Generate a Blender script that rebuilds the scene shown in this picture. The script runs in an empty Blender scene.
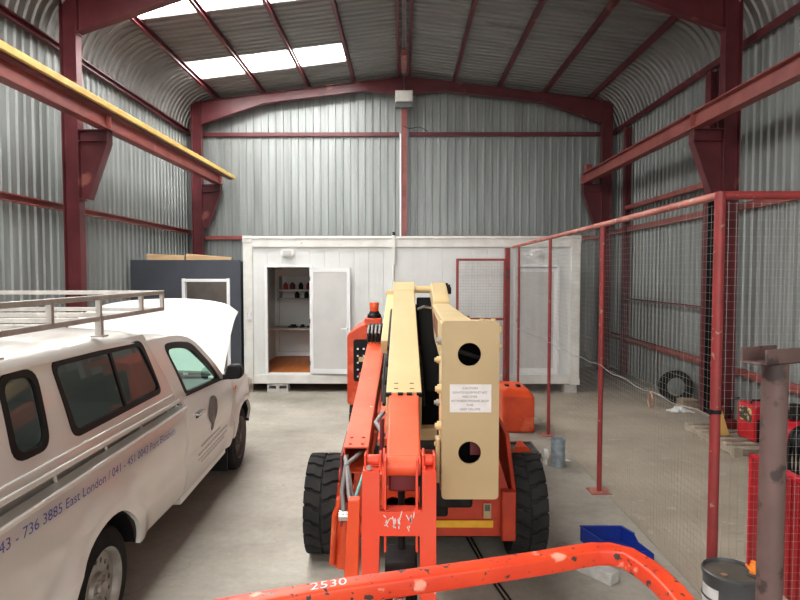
import bpy, bmesh, math, random
from mathutils import Vector, Matrix
random.seed(7)
PI = math.pi
R = math.radians
sc = bpy.context.scene
col = sc.collection

# ------------------------------------------------------------------ materials
def mat(name, c1, c2=None, rough=.6, spec=.5, metal=0., scale=6., detail=5., lo=.4, hi=.65, chips=None, chip_at=.66, chip_scale=30.,
        bump=0., bscale=40., stretch=(1, 1, 1), emit=None, coat=0., rust=None, rust_at=.62, rust_scale=3.):
    m = bpy.data.materials.new(name); m.use_nodes = True
    nt = m.node_tree; N = nt.nodes; L = nt.links
    b = N['Principled BSDF']
    b.inputs['Roughness'].default_value = rough
    b.inputs['Metallic'].default_value = metal
    b.inputs['Specular IOR Level'].default_value = spec
    b.inputs['Base Color'].default_value = (*c1, 1)
    if coat: b.inputs['Coat Weight'].default_value = coat; b.inputs['Coat Roughness'].default_value = .08
    tc = N.new('ShaderNodeTexCoord'); mp = N.new('ShaderNodeMapping'); mp.inputs['Scale'].default_value = stretch
    L.new(tc.outputs['Object'], mp.inputs['Vector'])
    def noise(s, d=5.):
        n = N.new('ShaderNodeTexNoise'); n.inputs['Scale'].default_value = s; n.inputs['Detail'].default_value = d
        L.new(mp.outputs['Vector'], n.inputs['Vector']); return n
    def ramp(src, a, bb):
        r = N.new('ShaderNodeValToRGB'); r.color_ramp.elements[0].position = a; r.color_ramp.elements[1].position = bb
        L.new(src, r.inputs['Fac']); return r.outputs['Color']
    def mix(f, a, bb):
        x = N.new('ShaderNodeMix'); x.data_type = 'RGBA'; L.new(f, x.inputs['Factor'])
        for k, v in ((6, a), (7, bb)):
            if isinstance(v, tuple): x.inputs[k].default_value = (*v, 1)
            else: L.new(v, x.inputs[k])
        return x.outputs[2]
    cur = c1
    if c2: cur = mix(ramp(noise(scale, detail).outputs['Fac'], lo, hi), c1, c2)
    if rust: cur = mix(ramp(noise(rust_scale, 8).outputs['Fac'], rust_at, rust_at + .06), cur, rust)
    if chips: cur = mix(ramp(noise(chip_scale, 3).outputs['Fac'], chip_at, chip_at + .02), cur, chips)
    if not isinstance(cur, tuple): L.new(cur, b.inputs['Base Color'])
    if bump:
        bp = N.new('ShaderNodeBump'); bp.inputs['Strength'].default_value = bump; bp.inputs['Distance'].default_value = .01
        L.new(noise(bscale, 6).outputs['Fac'], bp.inputs['Height']); L.new(bp.outputs['Normal'], b.inputs['Normal'])
    if emit:
        b.inputs['Emission Color'].default_value = (*emit[0], 1); b.inputs['Emission Strength'].default_value = emit[1]
    return m

def glass_mat(name, tint, gl=1.0):
    m = bpy.data.materials.new(name); m.use_nodes = True
    nt = m.node_tree; N = nt.nodes; L = nt.links; N.remove(N['Principled BSDF'])
    t = N.new('ShaderNodeBsdfTransparent'); t.inputs[0].default_value = (*tint, 1)
    g = N.new('ShaderNodeBsdfGlossy'); g.inputs['Roughness'].default_value = .02; g.inputs[0].default_value = (gl, gl, gl, 1)
    f = N.new('ShaderNodeFresnel'); f.inputs['IOR'].default_value = 1.45
    x = N.new('ShaderNodeMixShader'); gm = N.new('ShaderNodeNewGeometry'); iv = N.new('ShaderNodeMath'); iv.operation = 'SUBTRACT'; iv.inputs[0].default_value = 1
    L.new(gm.outputs['Backfacing'], iv.inputs[1]); mu = N.new('ShaderNodeMath'); mu.operation = 'MULTIPLY'; L.new(f.outputs[0], mu.inputs[0]); L.new(iv.outputs[0], mu.inputs[1]); L.new(mu.outputs[0], x.inputs[0]); L.new(t.outputs[0], x.inputs[1]); L.new(g.outputs[0], x.inputs[2])
    L.new(x.outputs[0], N['Material Output'].inputs['Surface'])
    return m

M = {}
M['galv'] = mat('galvanised_sheet', (.30, .322, .314), (.195, .212, .208), rough=.42, metal=.25, scale=1.2, stretch=(5, 5, .35), lo=.35, hi=.7, rust=(.25, .256, .25), rust_at=.6, rust_scale=2)
M['galv_roof'] = mat('galvanised_roof', (.25, .248, .24), (.18, .18, .172), rough=.45, metal=.25, scale=1.5, stretch=(.6, 6, 1), lo=.35, hi=.7, rust=(.125, .115, .105), rust_at=.66, rust_scale=1.3)
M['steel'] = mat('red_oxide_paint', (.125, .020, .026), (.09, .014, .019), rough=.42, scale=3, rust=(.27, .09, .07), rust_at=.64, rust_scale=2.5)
M['steel_lit'] = mat('red_oxide_paint_lit', (.31, .082, .070), (.23, .055, .050), rough=.45, scale=4, rust=(.36, .17, .12), rust_at=.64)  # lighter copy of the red oxide paint, light put into the colour
M['pipe_rail'] = mat('faded_pink_pipe_paint', (.52, .19, .15), (.36, .09, .075), rough=.5, scale=5, chips=(.45, .36, .3), chip_at=.62, chip_scale=14)
M['post'] = mat('red_post_paint', (.30, .035, .035), (.22, .03, .03), rough=.45, scale=6, chips=(.35, .2, .15), chip_at=.68, chip_scale=22)
M['wire'] = mat('galvanised_wire', (.42, .41, .39), rough=.4, metal=.5)
M['yellow'] = mat('yellow_rail_paint', (.70, .47, .13), (.60, .38, .09), rough=.45, scale=6)
M['concrete'] = None
M['white_panel'] = mat('white_container_panel', (.72, .74, .73), (.66, .68, .67), rough=.45, scale=2, rust=(.55, .54, .50), rust_at=.68, rust_scale=3)
M['white_frame'] = mat('white_frame_paint', (.76, .76, .73), (.66, .65, .61), rough=.45, scale=4, chips=(.35, .24, .16), chip_at=.72, chip_scale=12)
M['door_panel'] = mat('grey_white_door_skin', (.60, .60, .59), (.56, .56, .55), rough=.5, scale=3)
M['white_trim'] = mat('white_aluminium', (.82, .83, .84), rough=.35)
M['ply'] = mat('orange_floor_board', (.55, .17, .035), (.42, .12, .025), rough=.5, scale=2, stretch=(8, 1, 1))
M['shelf'] = mat('pale_shelf_board', (.48, .45, .42), rough=.6)
M['wood'] = mat('pine_plank', (.66, .45, .25), (.50, .32, .16), rough=.7, scale=3, stretch=(1, 8, 8))
M['pallet'] = mat('weathered_pallet_wood', (.46, .39, .31), (.30, .25, .19), rough=.85, scale=5, bump=.3)
M['shed'] = mat('charcoal_blue_board', (.052, .060, .078), (.042, .048, .062), rough=.5, scale=2)
M['dark'] = mat('black_plastic', (.007, .007, .008), rough=.5, spec=.25)
M['shade_black'] = mat('matt_black_shade', (.004, .004, .004), rough=1, spec=.05)  # flat black standing in for shade in gaps and holes
M['void'] = mat('grimy_dark_metal', (.009, .008, .008), (.02, .015, .014), spec=.2, rough=.7, scale=9)
M['rubber'] = mat('tyre_rubber', (.010, .010, .011), (.020, .019, .018), spec=.2, rough=.8, scale=8)
M['rubber_l'] = mat('dusty_tyre_rubber', (.012, .012, .012), (.028, .027, .026), spec=.25, rough=.85, scale=7, lo=.35, hi=.7)
M['orange'] = mat('orange_machine_paint', (.72, .075, .016), (.60, .055, .012), rough=.40, scale=4, rust=(.76, .13, .05), rust_at=.55, rust_scale=3, chips=(.55, .40, .33), chip_at=.73, chip_scale=26)
M['orange_lit'] = mat('lit_orange_paint', (.80, .135, .055), (.74, .085, .025), rough=.42, scale=2.2, lo=.35, hi=.6, chips=(.8, .55, .45), chip_at=.73, chip_scale=22)  # machine orange for brightly lit arms, the light painted into the colour
M['orange_shaded'] = mat('shaded_orange_paint', (.50, .042, .009), (.35, .025, .007), rough=.5, scale=5, chips=(.09, .05, .04), chip_at=.66, chip_scale=13)  # machine orange with the shade on chassis and front plates painted in
M['red_fork'] = mat('salmon_red_fork_paint', (.76, .065, .028), (.74, .09, .045), rough=.38, scale=3, chips=(.75, .45, .36), chip_at=.72, chip_scale=20)
M['rail'] = mat('chipped_orange_rail_paint', (.78, .07, .018), (.66, .042, .014), rough=.36, scale=6, rust=(.84, .36, .26), rust_at=.64, rust_scale=22, chips=(.05, .035, .035), chip_at=.63, chip_scale=60)
M['cream'] = mat('cream_boom_paint', (.68, .52, .275), (.62, .47, .24), rough=.42, scale=3, lo=.35, hi=.7, chips=(.50, .40, .25), chip_at=.75, chip_scale=20)
M['cream_d'] = mat('weathered_cream_paint', (.47, .35, .185), (.39, .285, .145), rough=.45, scale=2.5, lo=.3, hi=.7, chips=(.34, .26, .15), chip_at=.75, chip_scale=14)
M['hose_g'] = mat('grey_hydraulic_hose', (.22, .21, .21), rough=.5)
M['hose_t'] = mat('teal_hose', (.16, .42, .38), rough=.5)
M['chrome'] = mat('bright_steel', (.62, .62, .62), rough=.22, metal=.95)
M['reflector'] = mat('yellow_reflective_tape', (.85, .45, .03), (.75, .38, .02), rough=.35, scale=20)
M['beacon'] = mat('orange_beacon_lens', (.9, .10, .02), rough=.15, coat=.6)
M['paper'] = mat('white_sticker', (.72, .70, .70), (.66, .63, .62), rough=.6, scale=18)
M['ink'] = mat('grey_ink', (.10, .09, .09), rough=.7)
M['car'] = mat('white_car_paint', (.76, .74, .705), (.73, .705, .665), rough=.28, scale=2, coat=.8)
M['alu'] = mat('dull_aluminium_tube', (.50, .48, .45), (.38, .36, .34), rough=.5, metal=.35, scale=9)
M['blue_ink'] = mat('blue_vinyl', (.06, .06, .33), rough=.5)
M['emblem'] = mat('dark_grey_vinyl', (.12, .10, .11), (.20, .18, .18), rough=.5, scale=14)
M['faint'] = mat('faded_grey_vinyl', (.36, .34, .32), rough=.5)
M['tintglass'] = glass_mat('tinted_glass', (.62, .66, .66), .8)
M['clearglass'] = glass_mat('green_glass', (.78, .90, .86))
M['rim'] = mat('dusty_steel_rim', (.38, .36, .33), (.25, .23, .21), rough=.45, metal=.4, scale=9)
M['rim_shaded'] = mat('shaded_steel_rim', (.13, .11, .10), rough=.55, metal=.3)  # darker copy for the front wheels, shade painted into the rim colour
M['lamp_amber'] = mat('amber_lens', (.85, .22, .04), rough=.2, coat=.5)
M['lamp_clear'] = mat('headlamp_lens', (.7, .68, .55), rough=.1, coat=.6)
M['seat_f'] = mat('grey_seat_cloth', (.16, .17, .18), rough=.9)
M['red_m'] = mat('red_welder_paint', (.62, .012, .028), (.56, .010, .025), rough=.4, scale=4)
M['red_c'] = mat('red_cabinet_paint', (.36, .012, .018), (.28, .010, .014), rough=.45, scale=3)
M['blue'] = mat('blue_plastic', (.008, .030, .26), rough=.4)
M['brick'] = mat('grey_block', (.55, .54, .52), (.44, .43, .41), rough=.9, scale=14, bump=.4)
M['tin'] = mat('dented_galvanised_tin', (.36, .42, .46), (.22, .26, .29), rough=.45, metal=.2, scale=16)
M['drum'] = mat('charcoal_drum_paint', (.075, .075, .08), (.055, .055, .06), rough=.33, scale=6)
M['drum_lid'] = mat('oily_drum_lid', (.115, .105, .085), (.07, .065, .055), rough=.3, scale=8, rust=(.22, .12, .06), rust_at=.66, rust_scale=10)
M['rustpipe'] = mat('rusty_purple_steel', (.16, .098, .09), (.12, .072, .066), rough=.62, scale=5, lo=.35, hi=.7, rust=(.055, .036, .035), rust_at=.56, rust_scale=9)
M['rag'] = mat('white_rag', (.78, .78, .76), rough=.9)
M['lining'] = mat('grey_brown_board', (.17, .145, .125), (.14, .12, .105), rough=.8)
M['box'] = mat('brown_cardboard', (.34, .26, .18), (.26, .2, .14), rough=.85)
M['amber'] = mat('orange_plastic_cap', (.9, .24, .02), rough=.35)
M['sticker1'] = mat('yellow_black_sticker', (.05, .05, .05), (.75, .55, .22), rough=.5, scale=14, lo=.48, hi=.56, detail=2)
M['rustring'] = mat('rusty_ring', (.32, .17, .12), rough=.7)
M['flood_face'] = mat('frosted_lamp_glass', (.62, .61, .58), (.55, .54, .50), rough=.4, scale=12)
M['grey_al'] = mat('grey_lamp_housing', (.10, .105, .11), rough=.5)
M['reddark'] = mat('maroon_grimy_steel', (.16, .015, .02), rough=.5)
M['mat'] = mat('black_rubber_tray', (.05, .047, .045), (.09, .08, .075), rough=.7, scale=10)

# concrete floor: pale screed with dust, faint stains and fine cracks
def concrete():
    m = bpy.data.materials.new('concrete_floor'); m.use_nodes = True
    nt = m.node_tree; N = nt.nodes; L = nt.links; b = N['Principled BSDF']
    tc = N.new('ShaderNodeTexCoord')
    def noise(s, d=6., rgh=.6):
        n = N.new('ShaderNodeTexNoise'); n.inputs['Scale'].default_value = s; n.inputs['Detail'].default_value = d
        n.inputs['Roughness'].default_value = rgh; L.new(tc.outputs['Object'], n.inputs['Vector']); return n.outputs['Fac']
    def ramp(src, pts):
        r = N.new('ShaderNodeValToRGB'); e = r.color_ramp.elements
        e[0].position, e[0].color = pts[0][0], (*pts[0][1], 1); e[1].position, e[1].color = pts[-1][0], (*pts[-1][1], 1)
        for p, c in pts[1:-1]:
            k = e.new(p); k.color = (*c, 1)
        L.new(src, r.inputs['Fac']); return r.outputs['Color']
    def mix(f, a, c, mode='MIX', fac=None):
        x = N.new('ShaderNodeMix'); x.data_type = 'RGBA'; x.blend_type = mode
        if f is None: x.inputs['Factor'].default_value = fac
        else: L.new(f, x.inputs['Factor'])
        for k, v in ((6, a), (7, c)):
            if isinstance(v, tuple): x.inputs[k].default_value = (*v, 1)
            else: L.new(v, x.inputs[k])
        return x.outputs[2]
    base = ramp(noise(.9, 8), [(.3, (.29, .262, .215)), (.5, (.385, .355, .30)), (.7, (.47, .435, .375))])
    fine = ramp(noise(14, 8, .7), [(.35, (.86, .86, .86)), (.6, (1, 1, 1))])
    c = mix(None, base, fine, 'MULTIPLY', 1.)
    c = mix(ramp(noise(2.7, 8, .65), [(.60, (0, 0, 0)), (.70, (.55, .55, .55))]), c, (.30, .27, .235))
    c = mix(ramp(noise(4.3, 5, .6), [(.68, (0, 0, 0)), (.72, (.5, .5, .5))]), c, (.66, .64, .60))
    v = N.new('ShaderNodeTexVoronoi'); v.feature = 'DISTANCE_TO_EDGE'; v.inputs['Scale'].default_value = .55
    w = N.new('ShaderNodeVectorMath'); w.operation = 'ADD'
    nn = N.new('ShaderNodeTexNoise'); nn.inputs['Scale'].default_value = 2.5
    L.new(tc.outputs['Object'], nn.inputs['Vector']); L.new(tc.outputs['Object'], w.inputs[0]); L.new(nn.outputs['Color'], w.inputs[1])
    L.new(w.outputs[0], v.inputs['Vector'])
    c = mix(ramp(v.outputs['Distance'], [(0, (.5, .5, .5)), (.006, (0, 0, 0))]), c, (.24, .21, .18))
    L.new(c, b.inputs['Base Color'])
    L.new(ramp(noise(3, 5), [(.35, (.5, .5, .5)), (.65, (.75, .75, .75))]), b.inputs['Roughness'])
    bp = N.new('ShaderNodeBump'); bp.inputs['Strength'].default_value = .15; bp.inputs['Distance'].default_value = .005
    L.new(noise(25, 8), bp.inputs['Height']); L.new(bp.outputs['Normal'], b.inputs['Normal'])
    return m
M['concrete'] = concrete()
M['dusty'] = mat('dusty_tan_concrete', (.40, .345, .27), (.33, .28, .215), rough=.85, scale=1.4, rust=(.42, .37, .30), rust_at=.60, rust_scale=6, bump=.15)

# ------------------------------------------------------------------ mesh builder
class MB:
    def __init__(self): self.v = []; self.f = []; self.mi = []; self.m = 0
    def add(self, vs, fs):
        o = len(self.v); self.v += [Vector(p) for p in vs]; self.f += [[i + o for i in f] for f in fs]; self.mi += [self.m] * len(fs); return self
    def box(self, a, b):
        (x0, y0, z0), (x1, y1, z1) = a, b
        x0, x1 = sorted((x0, x1)); y0, y1 = sorted((y0, y1)); z0, z1 = sorted((z0, z1))
        return self.add([(x0, y0, z0), (x1, y0, z0), (x1, y1, z0), (x0, y1, z0), (x0, y0, z1), (x1, y0, z1), (x1, y1, z1), (x0, y1, z1)],
                        [(0, 3, 2, 1), (4, 5, 6, 7), (0, 1, 5, 4), (1, 2, 6, 5), (2, 3, 7, 6), (3, 0, 4, 7)])
    def loft(self, rings, cap=True, closed=True):
        n = len(rings[0]); vs = [p for r in rings for p in r]; fs = []
        for i in range(len(rings) - 1):
            for j in range(n if closed else n - 1):
                k = (j + 1) % n
                fs.append((i * n + j, i * n + k, (i + 1) * n + k, (i + 1) * n + j))
        if cap and closed:
            fs.append(tuple(range(n))[::-1]); fs.append(tuple((len(rings) - 1) * n + j for j in range(n)))
        return self.add(vs, fs)
    def prism(self, pts, axis, a, b):
        # polygon in the two other axes, extruded from a to b along axis
        def P(p, t):
            return {'x': (t, p[0], p[1]), 'y': (p[0], t, p[1]), 'z': (p[0], p[1], t)}[axis]
        return self.loft([[P(p, a) for p in pts], [P(p, b) for p in pts]])
    def sweep(self, path, prof, up=(0, 0, 1), cap=True, closed=True):
        # prof: list of (side, up) offsets; path: list of points
        path = [Vector(p) for p in path]; rings = []
        for i, p in enumerate(path):
            d = (path[min(i + 1, len(path) - 1)] - path[max(i - 1, 0)]).normalized()
            u = Vector(up); s = d.cross(u)
            if s.length < 1e-4: u = Vector((0, 1, 0)); s = d.cross(u)
            s.normalize(); u = s.cross(d).normalized()
            rings.append([p + s * a + u * b for a, b in prof])
        return self.loft(rings, cap, closed)
    def tube(self, path, r, n=10):
        return self.sweep(path, [(r * math.cos(2 * PI * k / n), r * math.sin(2 * PI * k / n)) for k in range(n)])
    def bar(self, p0, p1, w, h, up=(0, 0, 1)):
        return self.sweep([p0, p1], [(-w / 2, -h / 2), (w / 2, -h / 2), (w / 2, h / 2), (-w / 2, h / 2)], up)
    def ibeam(self, p0, p1, h, w, tf=.014, tw=.010, up=(0, 0, 1)):
        H = h / 2; W = w / 2; t = tw / 2
        pr = [(-W, -H), (W, -H), (W, -H + tf), (t, -H + tf), (t, H - tf), (W, H - tf), (W, H), (-W, H), (-W, H - tf), (-t, H - tf), (-t, -H + tf), (-W, -H + tf)]
        return self.sweep([p0, p1], pr, up)
    def lathe(self, prof, c, axis='z', n=40, cap=False):
        # prof: (radius, height)
        c = Vector(c); rings = []
        for r, h in prof:
            ring = []
            for k in range(n):
                a = 2 * PI * k / n; ca, sa = r * math.cos(a), r * math.sin(a)
                ring.append(c + Vector({'z': (ca, sa, h), 'x': (h, ca, sa), 'y': (sa, h, ca)}[axis]))
            rings.append(ring)
        return self.loft(rings, cap)
    def plate(self, outline, holes=(), thick=.02, bevel=0., O=(0, 0, 0), U=(1, 0, 0), V=(0, 0, 1), cuts=None, disp=None):
        # flat panel with holes; W = U x V is its outward side, the panel spans W from -thick to 0
        cu = bpy.data.curves.new('c', 'CURVE'); cu.dimensions = '2D'; cu.fill_mode = 'BOTH'; cu.extrude = thick / 2
        for lp in [outline] + list(holes):
            s = cu.splines.new('POLY'); s.points.add(len(lp) - 1); s.use_cyclic_u = True
            for p, q in zip(s.points, lp): p.co = (q[0], q[1], 0, 1)
        ob = bpy.data.objects.new('c', cu); me = bpy.data.meshes.new_from_object(ob)
        bm = bmesh.new(); bm.from_mesh(me)
        bmesh.ops.remove_doubles(bm, verts=bm.verts, dist=1e-5)
        if cuts:
            for ax, vals in enumerate(cuts):
                for c in vals:
                    no = (1, 0, 0) if ax == 0 else (0, 1, 0)
                    bmesh.ops.bisect_plane(bm, geom=bm.verts[:] + bm.edges[:] + bm.faces[:], dist=1e-5, plane_co=(c, 0, 0) if ax == 0 else (0, c, 0), plane_no=no)
        O, U, V = Vector(O), Vector(U).normalized(), Vector(V).normalized(); W = U.cross(V)
        vs = []
        for q in bm.verts:
            a, b, w = q.co.x, q.co.y, q.co.z - thick / 2
            if disp: w += disp(a, b)
            vs.append(O + U * a + V * b + W * w)
        bm.verts.index_update()
        self.add(vs, [[q.index for q in f.verts] for f in bm.faces])
        bm.free(); bpy.data.meshes.remove(me); bpy.data.objects.remove(ob); bpy.data.curves.remove(cu)
        return self
    def build(self, name, m, parent=None, bevel=0., smooth=35, loc=None, seg=2, recalc=True):
        me = bpy.data.meshes.new(name)
        off = Vector((0, 0, 0))
        if loc is not None: off = Vector(loc)
        elif parent is not None and parent.get('_w'): off = Vector(parent['_w'])
        me.from_pydata([p - off for p in self.v], [], self.f)
        mats = m if isinstance(m, (list, tuple)) else [m]
        for x in mats: me.materials.append(M[x] if isinstance(x, str) else x)
        for p, k in zip(me.polygons, self.mi): p.material_index = k
        bm = bmesh.new(); bm.from_mesh(me)
        if recalc: bmesh.ops.recalc_face_normals(bm, faces=bm.faces)
        bm.to_mesh(me); bm.free()
        me.polygons.foreach_set('use_smooth', [True] * len(me.polygons)); me.set_sharp_from_angle(angle=R(smooth))
        o = bpy.data.objects.new(name, me); col.objects.link(o)
        if loc is not None: o.location = loc
        if parent is not None:
            o.parent = parent
            if loc is None and parent.get('_w'): o['_w'] = parent['_w']
        if bevel:
            b = o.modifiers.new('bevel', 'BEVEL'); b.width = bevel; b.segments = seg; b.limit_method = 'ANGLE'; b.angle_limit = R(40); b.harden_normals = False
        return o

def tag(o, label=None, cat=None, group=None, kind=None):
    if label: o['label'] = label
    if cat: o['category'] = cat
    if group: o['group'] = group
    if kind: o['kind'] = kind
    return o
ROOTS = []
def thing(name, label, cat, loc=(0, 0, 0), rz=0, group=None, world=True):
    o = bpy.data.objects.new(name, None); col.objects.link(o); o.location = loc; o.rotation_euler.z = rz; o.empty_display_size = .1
    if world: o['_w'] = tuple(loc)
    ROOTS.append(o)
    return tag(o, label, cat, group)
def struct(o): o['kind'] = 'structure'; return o
def rrect(x0, y0, x1, y1, r, n=5):
    out = []
    for cx, cy, a0 in ((x1 - r, y1 - r, 0), (x0 + r, y1 - r, 90), (x0 + r, y0 + r, 180), (x1 - r, y0 + r, 270)):
        for k in range(n + 1):
            a = R(a0 + 90 * k / n); out.append((cx + r * math.cos(a), cy + r * math.sin(a)))
    return out
def circle(cx, cy, r, n=28): return [(cx + r * math.cos(2 * PI * k / n), cy + r * math.sin(2 * PI * k / n)) for k in range(n)]
def rpoly(pts, r, n=5):
    # polygon with rounded corners; r may be one radius or one per corner
    out = []; N = len(pts)
    for i in range(N):
        p = Vector(pts[i]); a = (Vector(pts[i - 1]) - p); b = (Vector(pts[(i + 1) % N]) - p)
        rr = r[i] if isinstance(r, (list, tuple)) else r
        if rr <= 0: out.append(tuple(p)); continue
        la, lb = a.length, b.length; a.normalize(); b.normalize()
        d = min(rr, la * .48, lb * .48)
        s, e = p + a * d, p + b * d
        for k in range(n + 1):
            t = k / n; q = s * (1 - t) ** 2 + p * 2 * t * (1 - t) + e * t * t; out.append((q.x, q.y))
    return out
def text(body, name, m, parent, O, U, V, width, height, lift=.001, spacing=1.0, shear=0., slope=0., label=None):
    cu = bpy.data.curves.new('t', 'FONT'); cu.body = body; cu.size = 1; cu.align_x = 'LEFT'; cu.space_character = spacing; cu.shear = shear; cu.align_y = 'BOTTOM_BASELINE'
    cu.extrude = 0; cu.resolution_u = 3
    ob = bpy.data.objects.new('t', cu); me0 = bpy.data.meshes.new_from_object(ob)
    vs = [v.co.copy() for v in me0.vertices]; fs = [list(p.vertices) for p in me0.polygons]
    x0 = min(v.x for v in vs); x1 = max(v.x for v in vs); ch = .69
    O, U, V = Vector(O), Vector(U).normalized(), Vector(V).normalized(); W = U.cross(V)
    mb = MB(); mb.add([O + U * ((v.x - x0) / (x1 - x0) * width) + V * (v.y / ch * height + slope * (v.x - x0) / (x1 - x0)) + W * lift for v in vs], fs)
    bpy.data.meshes.remove(me0); bpy.data.objects.remove(ob); bpy.data.curves.remove(cu)
    o = mb.build(name, m, parent, recalc=False)
    if label: o['label'] = label
    return o

# ================================================================== THE HALL
RS = -.12
def sx(sgn, x): return sgn * x + (RS if sgn > 0 else 0)
WX = 4.98            # side cladding, half width
YB = 13.9            # back cladding
YF = -5.0            # open front of the hall
PITCH = .171
def ribbed(n):       # one IBR period: (position, depth towards the inside)
    out = []
    for k in range(n):
        s = k * PITCH
        out += [(s, 0), (s + .112, 0), (s + .124, .028), (s + .159, .028)]
    out.append((n * PITCH, 0))
    return out
# floor
fl = MB(); fl.box((-5.1, -6, -.2), (5.1, 14.1, 0)); struct(fl.build('floor', 'concrete'))
cf = MB(); cf.box((1.99, 3.1, -.05), (4.86, 10.75, .003)); struct(cf.build('floor_cage', 'dusty'))
ya = MB(); ya.box((-14, -18, -.25), (14, -6, -.02)); struct(ya.build('floor_outside', 'concrete'))
# side walls
nY = int((YB - YF) / PITCH)
for sgn, nm in ((-1, 'wall_left'), (1, 'wall_right')):
    mb = MB(); pr = ribbed(nY)
    zs = [0, 1.8, 3.6, 5.28]
    mb.loft([[(sx(sgn, WX - d), YB - s, z) for s, d in pr] for z in zs], cap=False, closed=False)
    mb.loft([[(sx(sgn, WX + .004 - d), YB - s, z) for s, d in pr] for z in zs], cap=False, closed=False)
    struct(mb.build(nm, 'galv', smooth=20, recalc=False))
# back wall
mb = MB(); nX = int(2 * WX / PITCH) + 1; pr = ribbed(nX)
for dd in (0, .004):
    mb.loft([[(-WX + s, YB + dd - d, z) for s, d in pr] for z in (0, 3.3, 6.75)], cap=False, closed=False)
struct(mb.build('wall_back', 'galv', smooth=20, recalc=False))
# roof: bull-nosed eaves and two slopes, ribs running up the slope
RZ = 6.69; SL = .119
def roofpath(sgn):
    pts = []
    for k in range(0, 11):
        a = R(83.2 * k / 10); pts.append((4.18 + .80 * math.cos(a), 5.28 + .90 * math.sin(a) * 1.0, math.cos(a), math.sin(a)))
    z0 = RZ - SL * 4.275
    n = Vector((SL, 1)).normalized()
    arc = [(sx(sgn, x), z + (z0 - 6.174) * (k / 10) ** 2, sgn * nx, nz) for k, (x, z, nx, nz) in enumerate(pts)]
    arc.append((sx(sgn, 4.18), z0, sgn * n.x, n.y))
    sl = [(sx(sgn, x) if x > 4 else sgn * x, RZ - SL * x, sgn * n.x, n.y) for x in (4.275, 3.2, 2.2, 1.2)]
    top = [(sgn * x, RZ - SL * x, sgn * n.x, n.y) for x in (1.2, .04)]
    return arc, sl, top
def sheet(mb, path, k0, k1):
    pr = [(s + k0 * PITCH, d) for s, d in ribbed(k1 - k0)]
    for dd in (0, .004):
        mb.loft([[(x - nx * (d - dd), YB - s, z - nz * (d - dd)) for s, d in pr] for x, z, nx, nz in path], cap=False, closed=False)
ceil = MB(); LITES = {-1: [(8, 13), (25, 30), (44, 49), (61, 66), (78, 83)], 1: []}
wn = 0
for sgn in (-1, 1):
    arc, sl, top = roofpath(sgn)
    sheet(ceil, arc[:-1], 0, nY); sheet(ceil, top, 0, nY)
    k = 0
    for a, b in LITES[sgn] + [(nY, nY)]:
        if a > k: sheet(ceil, sl, k, a)
        k = b
        if b > a:
            wn += 1; w = MB(); sheet(w, sl, a, b)
            M['lite'] = M.get('lite') or mat('daylit_translucent_sheet', (.9, .92, .92), rough=.5, emit=((1.0, .985, .95), 15))
            struct(w.build('window_%d' % wn, 'lite', smooth=20, recalc=False))
struct(ceil.build('ceiling', 'galv_roof', smooth=25, recalc=False))
rc = MB(); rc.prism([(-.12, RZ + .03), (0, RZ + .045), (.12, RZ + .03), (.12, RZ + .034), (0, RZ + .05), (-.12, RZ + .034)], 'y', YF, YB)
struct(rc.build('trim_ridge', 'galv_roof'))

# portal frames -------------------------------------------------------
FR = (13.55, 8.45)
places = {13.55: 'at the far end', 8.45: 'nearest the camera'}
CX = 4.635            # column axis
RS = -.12           # the right side stands slightly closer in
def sx(sgn, x): return sgn * x + (RS if sgn > 0 else 0)
def column(sgn, Y, where, side):
    t = thing('steel_column', 'dark red steel I-section column on the %s side, %s, carrying a crane bracket' % (side, where), 'column', (sx(sgn, CX), Y, 0), group='steel portal columns')
    mb = MB(); mb.ibeam((sx(sgn, CX), Y, .02), (sx(sgn, CX), Y, 6.0), .23, .15, up=(1, 0, 0)); mb.build('column_shaft', 'steel', t, bevel=.003)
    mb = MB(); mb.box((sx(sgn, CX) - .19, Y - .13, 0), (sx(sgn, CX) + .19, Y + .13, .02)); mb.build('base_plate', 'steel', t)
    # crane bracket: tapered web, top flange, sloping flange, nose plate
    xi = sx(sgn, CX - .115); xo = sx(sgn, 4.11)
    mb = MB()
    mb.prism([(xi, 4.15), (xo, 4.15), (xo, 4.0), (sx(sgn, 4.40), 3.2), (xi, 3.2)], 'y', Y - .006, Y + .006)
    mb.box((xi, Y - .075, 4.14), (xo, Y + .075, 4.155)); mb.box((xi, Y - .07, 3.99), (xo + sgn * .02, Y + .07, 4.0))
    mb.box((xo, Y - .075, 3.985), (xo + sgn * .014, Y + .075, 4.15))
    mb.sweep([(xo, Y, 3.99), (sx(sgn, 4.40), Y, 3.19)], [(-.075, -.007), (.075, -.007), (.075, .007), (-.075, .007)], up=(1, 0, 0))
    mb.box((sx(sgn, 4.49), Y - .075, 3.185), (xi, Y + .075, 3.2))
    mb.build('crane_bracket', 'steel', t)
    mb = MB()
    for zz in (5.5, 5.62, 5.78, 5.92):
        for dy in (-.05, .05):
            mb.lathe([(0, 0), (.014, 0), (.014, .012), (0, .012)], (xi - sgn * (.012 if sgn > 0 else 0), Y + dy, zz), 'x', 8)
    mb.build('bolt_row', 'steel', t)['kind'] = 'stuff'
    return t
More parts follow.
